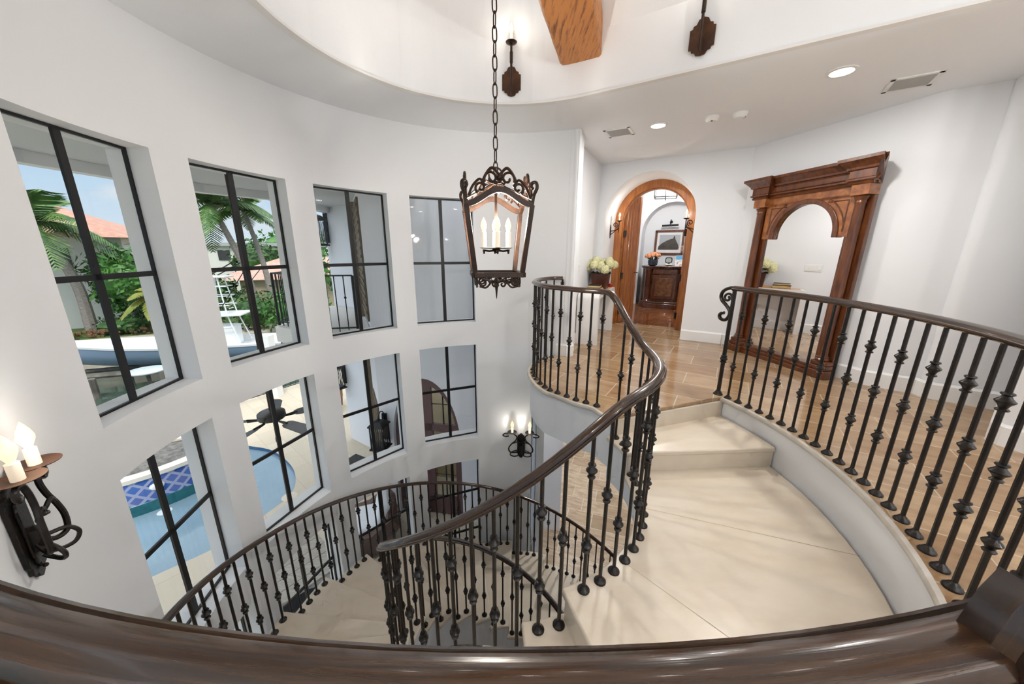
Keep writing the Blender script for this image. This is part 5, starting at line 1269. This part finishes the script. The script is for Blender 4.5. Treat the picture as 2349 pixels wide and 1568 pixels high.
def palm(name, label, p, top, nf, fl, material, group, seed=1, curve=.25, r=.17, droop=1.):
    rnd = random.Random(seed); p = Vector(p); top = Vector(top); t = thing(name, label, 'palm', p, 0, group)
    mid = (p + top) / 2 + V(curve, curve * .3, 0)
    MB().tube(catmull([p, mid, top], 8), [r * 1.25 - r * .5 * i / 16 for i in range(17)], 8).build('trunk', TRUNK, t)
    for i in range(nf):
        a = 2 * pi * i / nf + rnd.uniform(-.2, .2); el = rnd.uniform(-.2, 1.15); L = fl * rnd.uniform(.85, 1.1)
        d = V(math.cos(a), math.sin(a), 0); pts = []
        for k in range(11):
            u = k / 10; pts.append(top + d * (L * u * math.cos(el) * (1 - .12 * u)) + V(0, 0, L * (u * math.sin(el) - droop * .55 * u * u)))
        m = MB(); m.tube(pts, [.03 - .025 * k / 10 for k in range(11)], 4)
        sd = V(-d.y, d.x, 0)
        for k in range(1, 11):
            for h in range(3):
                f = (k - 1 + (h + .5) / 3) / 10; q = pts[k - 1].lerp(pts[k], (h + .5) / 3); tg = (pts[k] - pts[k - 1]).normalized()
                ll = L * .26 * math.sin(pi * (.12 + .85 * f)) + .06
                for s_ in (-1, 1):
                    e = (sd * s_ * .82 + tg * .5 + V(0, 0, -.28 - .2 * rnd.random())).normalized() * ll; w = tg * .06
                    m.add([q - w, q + w, q + e * .7 + w * .8, q + e, q + e * .7 - w * .8], [(0, 1, 2, 3, 4)])
        m.build('frond', material, t, smooth=False, fix=False)
    return t
PG = 'palms on the far bank'
palm('palm_tree', 'tall feathery palm left of the tiled house, in the leftmost window', (-28.0, 22.6, GD), (-29.3, 22.3, 3.0), 17, 4.8, PALMG, PG, 3, .5, .26)
palm('palm_tree', 'tall palm with two leaning trunks beside it in the second window, front trunk', (-19.2, 26.2, GD), (-20.4, 25.0, 4.5), 20, 4.6, PALMG, PG, 5, .35, .22)
palm('palm_tree', 'slimmer leaning palm just right of the tall palm in the second window', (-18.6, 26.8, GD), (-20.0, 27.4, 4.4), 11, 3.6, PALMG, PG, 8, .3, .18)
palm('palm_tree', 'short yellow green palm in front of the white house wall', (-24.2, 23.4, GD), (-24.2, 23.4, -1.6), 16, 2.0, PALMY, PG, 11, .05, .16, 1.2)
palm('palm_tree', 'young palm before the tiled roof, right of the mullion in the second window', (-18.2, 32.8, GD), (-18.9, 32.4, .9), 13, 2.7, PALMG, PG, 13, .2, .13)
palm('palm_tree', 'young palm at the right of the tiled roof in the second window', (-15.6, 33.6, GD), (-15.2, 33.6, .8), 13, 2.5, PALMG, PG, 17, .2, .13)
BG = 'shrubs and trees on the far bank'
bush('shrub', 'bright green rounded shrub behind the boat stern', 'shrub', (-14.6, 23.6, GD), (2.0, 1.7, 1.75), 900, .20, LEAFA, BG, 0, 1)
bush('shrub', 'dark green shrub behind the boat tower', 'shrub', (-18.3, 24.4, GD), (1.5, 1.4, 1.35), 600, .18, LEAFB, BG, 0, 2)
bush('shrub', 'low shrub bed before the white house', 'shrub', (-26.6, 23.4, GD), (1.9, 1.1, .55), 420, .14, LEAFB, BG, 0, 3)
bush('shrub', 'dense shrub at the right edge of the leftmost window', 'shrub', (-22.4, 24.4, GD), (1.9, 1.6, 1.5), 800, .18, LEAFB, BG, 0, 4)
bush('tree', 'leafy tree before the tiled house roof in the leftmost window', 'tree', (-26.9, 24.5, GD), (2.2, 1.7, 2.1), 1600, .24, LEAFA, BG, 1.6, 5)
bush('tree', 'smaller dark tree right of the leftmost window palm', 'tree', (-26.4, 24.6, GD), (1.5, 1.4, 1.5), 800, .2, LEAFB, BG, 1.0, 6)
bush('tree', 'tree behind the low pale house in the second window', 'tree', (-34.5, 57.0, GD), (6.0, 3.5, 3.2), 900, .42, LEAFA, BG, 3.0, 7)
bush('tree', 'wide dark tree rising above the terracotta roof', 'tree', (-30.6, 42.6, GD), (2.7, 2.0, 2.2), 900, .30, LEAFB, BG, 2.3, 8)
bush('tree', 'tree at the right end above the terracotta roof', 'tree', (-15.6, 50.0, GD), (4.6, 3.2, 2.9), 900, .36, LEAFA, BG, 2.2, 9)
bush('tree', 'hedge tree before the pale house, left of the second window', 'tree', (-26.8, 31.5, GD), (1.9, 1.6, 1.3), 700, .24, LEAFB, BG, .8, 10)
bush('tree', 'tree seen below the upper outdoor lantern', 'tree', (-12.6, 27.0, GD), (1.7, 1.7, 1.9), 700, .22, LEAFA, BG, 2.2, 11)
m = MB(); rnd = random.Random(4)
for i in range(260):
    p = FB(rnd.uniform(-3, 4), rnd.uniform(3.2, 4.6), GD + rnd.uniform(-.1, .3)); m.ball(p, rnd.uniform(.06, .14), 5, 3)
tag(origin_to(m.build('flower_bed', mat('red_brown_bed', (.22, .09, .05), .8, c2=(.12, .12, .03), nscale=3), smooth=False), FB(0, 4)), 'low red brown planting along the far bank', 'flower bed', None, 'stuff')
# two-storey white house with arches
h1 = thing('neighbour_house', 'white two storey house with terracotta roof across the canal', 'house', FB(-4, 9))
def HB_(s0, s1, d0, d1, z0, z1, name, m_, par=None): return MB().slab([rv(FB(s, d)) for s, d in ((s0, d0), (s1, d0), (s1, d1), (s0, d1))], z0, z1).build(name, m_, par or h1, smooth=False)
HWM = mat('house_white', (.80, .78, .74), .85)
HB_(-12, 2.4, 8, 18, GD - .2, 2.3, 'wall', HWM); HB_(-12, -5.0, 5.6, 8.1, -.8, -.55, 'balcony', HWM); HB_(-12, -4.9, 5.5, 5.62, -.55, .25, 'parapet', HWM)
for s in (-6.4, -9.6): HB_(s, s + .7, 5.6, 6.2, GD - .2, -.8, 'pillar', HWM)
HB_(-6.4, -12, 5.6, 5.9, -1.35, -.8, 'lintel', HWM)
for s in (-8.6, -3.2):
    w = MB(); a = [(s - .6, GD)] + [(s - .6 * math.cos(pi * i / 12), -2.2 + .6 * math.sin(pi * i / 12)) for i in range(13)] + [(s + .6, GD)]
    w.prism(a, lambda x, z: FB(x, 7.95, z), lambda x, z: FB(x, 7.99, z)); w.build('arched_window', mat('dark_opening', (.05, .05, .055), .3), h1, smooth=False)
for s in (-6.2, -8.8, -1.4): HB_(s, s + 1.1, 7.95, 8.0, .2, 1.5, 'window', MATS['dark_opening'])
m = MB(); r0 = [FB(-13, 7.0, 2.25), FB(3.2, 7.0, 2.25), FB(3.2, 19, 2.25), FB(-13, 19, 2.25)]; rt_ = [FB(-8, 13, 4.6), FB(-2, 13, 4.6)]
m.add(r0 + rt_, [(0, 1, 5, 4), (1, 2, 5), (2, 3, 4, 5), (3, 0, 4), (3, 2, 1, 0)]); m.build('roof', ROOFM, h1, smooth=False)
tb2 = thing('garden_bench', 'white stone bench on the far bank before the house', 'bench', FB(-3.9, 3.6))
for s in (-4.8, -3.0): HB_(s, s + .25, 3.4, 3.9, GD - .1, GD + .55, 'support', HWM, tb2)
HB_(-5.0, -2.6, 3.2, 4.1, GD + .55, GD + .75, 'seat', HWM, tb2)
# low house with a broad terracotta roof
h2 = thing('low_house', 'low house with a broad pale terracotta roof across the canal', 'house', (-17.5, 36, GD))
MB().slab([(-25, 32.2), (-9, 38.2), (-11, 44), (-27, 38)], GD - .2, -1.2).build('wall', mat('sand_wall', (.55, .45, .32), .9), h2, smooth=False)
m = MB(); m.add([V(-27, 31.0, -1.25), V(-7.6, 37.8, -1.25), V(-10.4, 45, -1.25), V(-28.6, 39, -1.25), V(-23.5, 36.6, .75), V(-12.4, 40.6, .75)], [(0, 1, 5, 4), (1, 2, 5), (2, 3, 4, 5), (3, 0, 4), (3, 2, 1, 0)]); m.build('roof', mat('pale_terracotta', (.58, .33, .26), .8, c2=(.68, .45, .37), nscale=2, wave=.8, wscale=2.6), h2, smooth=False)
for i in range(3):
    p = V(-22 + 4.2 * i, 33.25 + 1.58 * i, 0); MB().slab([(p.x, p.y - .06), (p.x + 1.8, p.y + .61), (p.x + 1.8, p.y + .7), (p.x, p.y + .1)], -3.2, -1.9).build('window', MATS['dark_opening'], h2, smooth=False)
h3 = thing('pale_house', 'distant pale flat roofed house left of the palms in the second window', 'house', (-33, 46, GD))
MB().slab([(-38, 44), (-26.5, 47.5), (-28, 52), (-39, 49)], GD, 1.9).build('wall', HWM, h3, smooth=False); MB().slab([(-38.8, 43.3), (-25.6, 47.2), (-27.5, 53), (-40, 50)], 1.9, 2.3).build('roof', mat('grey_roof', (.45, .45, .47), .8), h3, smooth=False)
for i in range(4):
    p = V(-36.5 + 2.6 * i, 44.4 + .79 * i, 0); MB().slab([(p.x, p.y - .05), (p.x + 1.2, p.y + .31), (p.x + 1.2, p.y + .4), (p.x, p.y + .1)], .2, 1.4).build('window', MATS['dark_opening'], h3, smooth=False)

# ------------------------------------------------------------------ sky, sun and added fill downlights out of view
w = bpy.data.worlds.new('sky'); S.world = w; w.use_nodes = True; N = w.node_tree.nodes; L = w.node_tree.links
bg = N['Background']; tc = N.new('ShaderNodeTexCoord'); sx = N.new('ShaderNodeSeparateXYZ'); L.new(tc.outputs['Generated'], sx.inputs[0])
def ramp(stops):
    r = N.new('ShaderNodeValToRGB'); e = r.color_ramp.elements
    e[0].position, e[0].color = stops[0][0], (*stops[0][1], 1); e[1].position, e[1].color = stops[-1][0], (*stops[-1][1], 1)
    for p, c in stops[1:-1]: q = e.new(p); q.color = (*c, 1)
    L.new(sx.outputs['Z'], r.inputs[0]); return r
# pale blue between bright clouds near the horizon, bright overcast overhead
rp = ramp([(0, (.50, .57, .63)), (.14, (.35, .48, .61)), (.34, (.36, .50, .66)), (.55, (1.0, 1.08, 1.18)), (1, (1.1, 1.17, 1.25))])
rc = ramp([(0, (.57, .58, .59)), (.34, (.60, .60, .61)), (.55, (1.15, 1.17, 1.2)), (1, (1.3, 1.3, 1.3))])
mp = N.new('ShaderNodeMapping'); mp.inputs['Scale'].default_value = (2.2, 2.2, 5.5); L.new(tc.outputs['Generated'], mp.inputs[0])
ns = N.new('ShaderNodeTexNoise'); ns.inputs['Scale'].default_value = 1.7; ns.inputs['Detail'].default_value = 8; ns.inputs['Roughness'].default_value = .6; L.new(mp.outputs[0], ns.inputs['Vector'])
cr = N.new('ShaderNodeValToRGB'); cr.color_ramp.elements[0].position = .46; cr.color_ramp.elements[1].position = .66; L.new(ns.outputs['Fac'], cr.inputs[0])
mx = N.new('ShaderNodeMix'); mx.data_type = 'RGBA'; L.new(cr.outputs[0], mx.inputs[0]); L.new(rp.outputs[0], mx.inputs[6]); L.new(rc.outputs[0], mx.inputs[7])
L.new(mx.outputs[2], bg.inputs['Color']); bg.inputs['Strength'].default_value = SKY
sl = bpy.data.lights.new('sun', 'SUN'); sl.energy = SUN; sl.angle = R(14); sl.color = (1, .96, .9)
so = bpy.data.objects.new('sun', sl); COL.objects.link(so); so.rotation_euler = V(-.28, .62, -1).to_track_quat('-Z', 'Y').to_euler()
so.location = (-20, -20, 40)
for i, (x, y) in enumerate(HALL_FILL):  # extra downlights added out of view as fill for the upper hall
    downlight(x, y, .075, 'added unseen downlight that fills the upper hall with light', HALL_FILL_W)
for a in (-.75, .5, 1.8, 3.1):  # unseen downlights added in the tray top as soft fill
    for b in (-.42, .42):
        p = TC + AX * a + AY * b
        downlight(p.x, p.y, .075, 'added unseen downlight in the tray top that fills the well with light', TRAY_FILL_W, CZ + 1.499, 'added ceiling tray downlights')
for x, y in LOWER_FILL:  # unseen downlights added because the ground floor came out dark
    downlight(x, y, .075, 'added unseen downlight under the landing that brightens the ground floor tiles', 17, -.50, 'added ground floor downlights')

S.view_settings.view_transform = 'Standard'; S.view_settings.look = 'None'; S.view_settings.gamma = 1; S.view_settings.use_curve_mapping = False
S.view_settings.exposure = EXPO
try:
    S.cycles.use_adaptive_sampling = True; S.cycles.adaptive_threshold = .08; S.cycles.adaptive_min_samples = 12
    S.cycles.max_bounces = 6; S.cycles.diffuse_bounces = 3; S.cycles.glossy_bounces = 3; S.cycles.transparent_max_bounces = 8; S.cycles.transmission_bounces = 4
    S.cycles.use_denoising = True; S.cycles.caustics_reflective = False; S.cycles.caustics_refractive = False; S.cycles.sample_clamp_indirect = 6
except Exception: pass
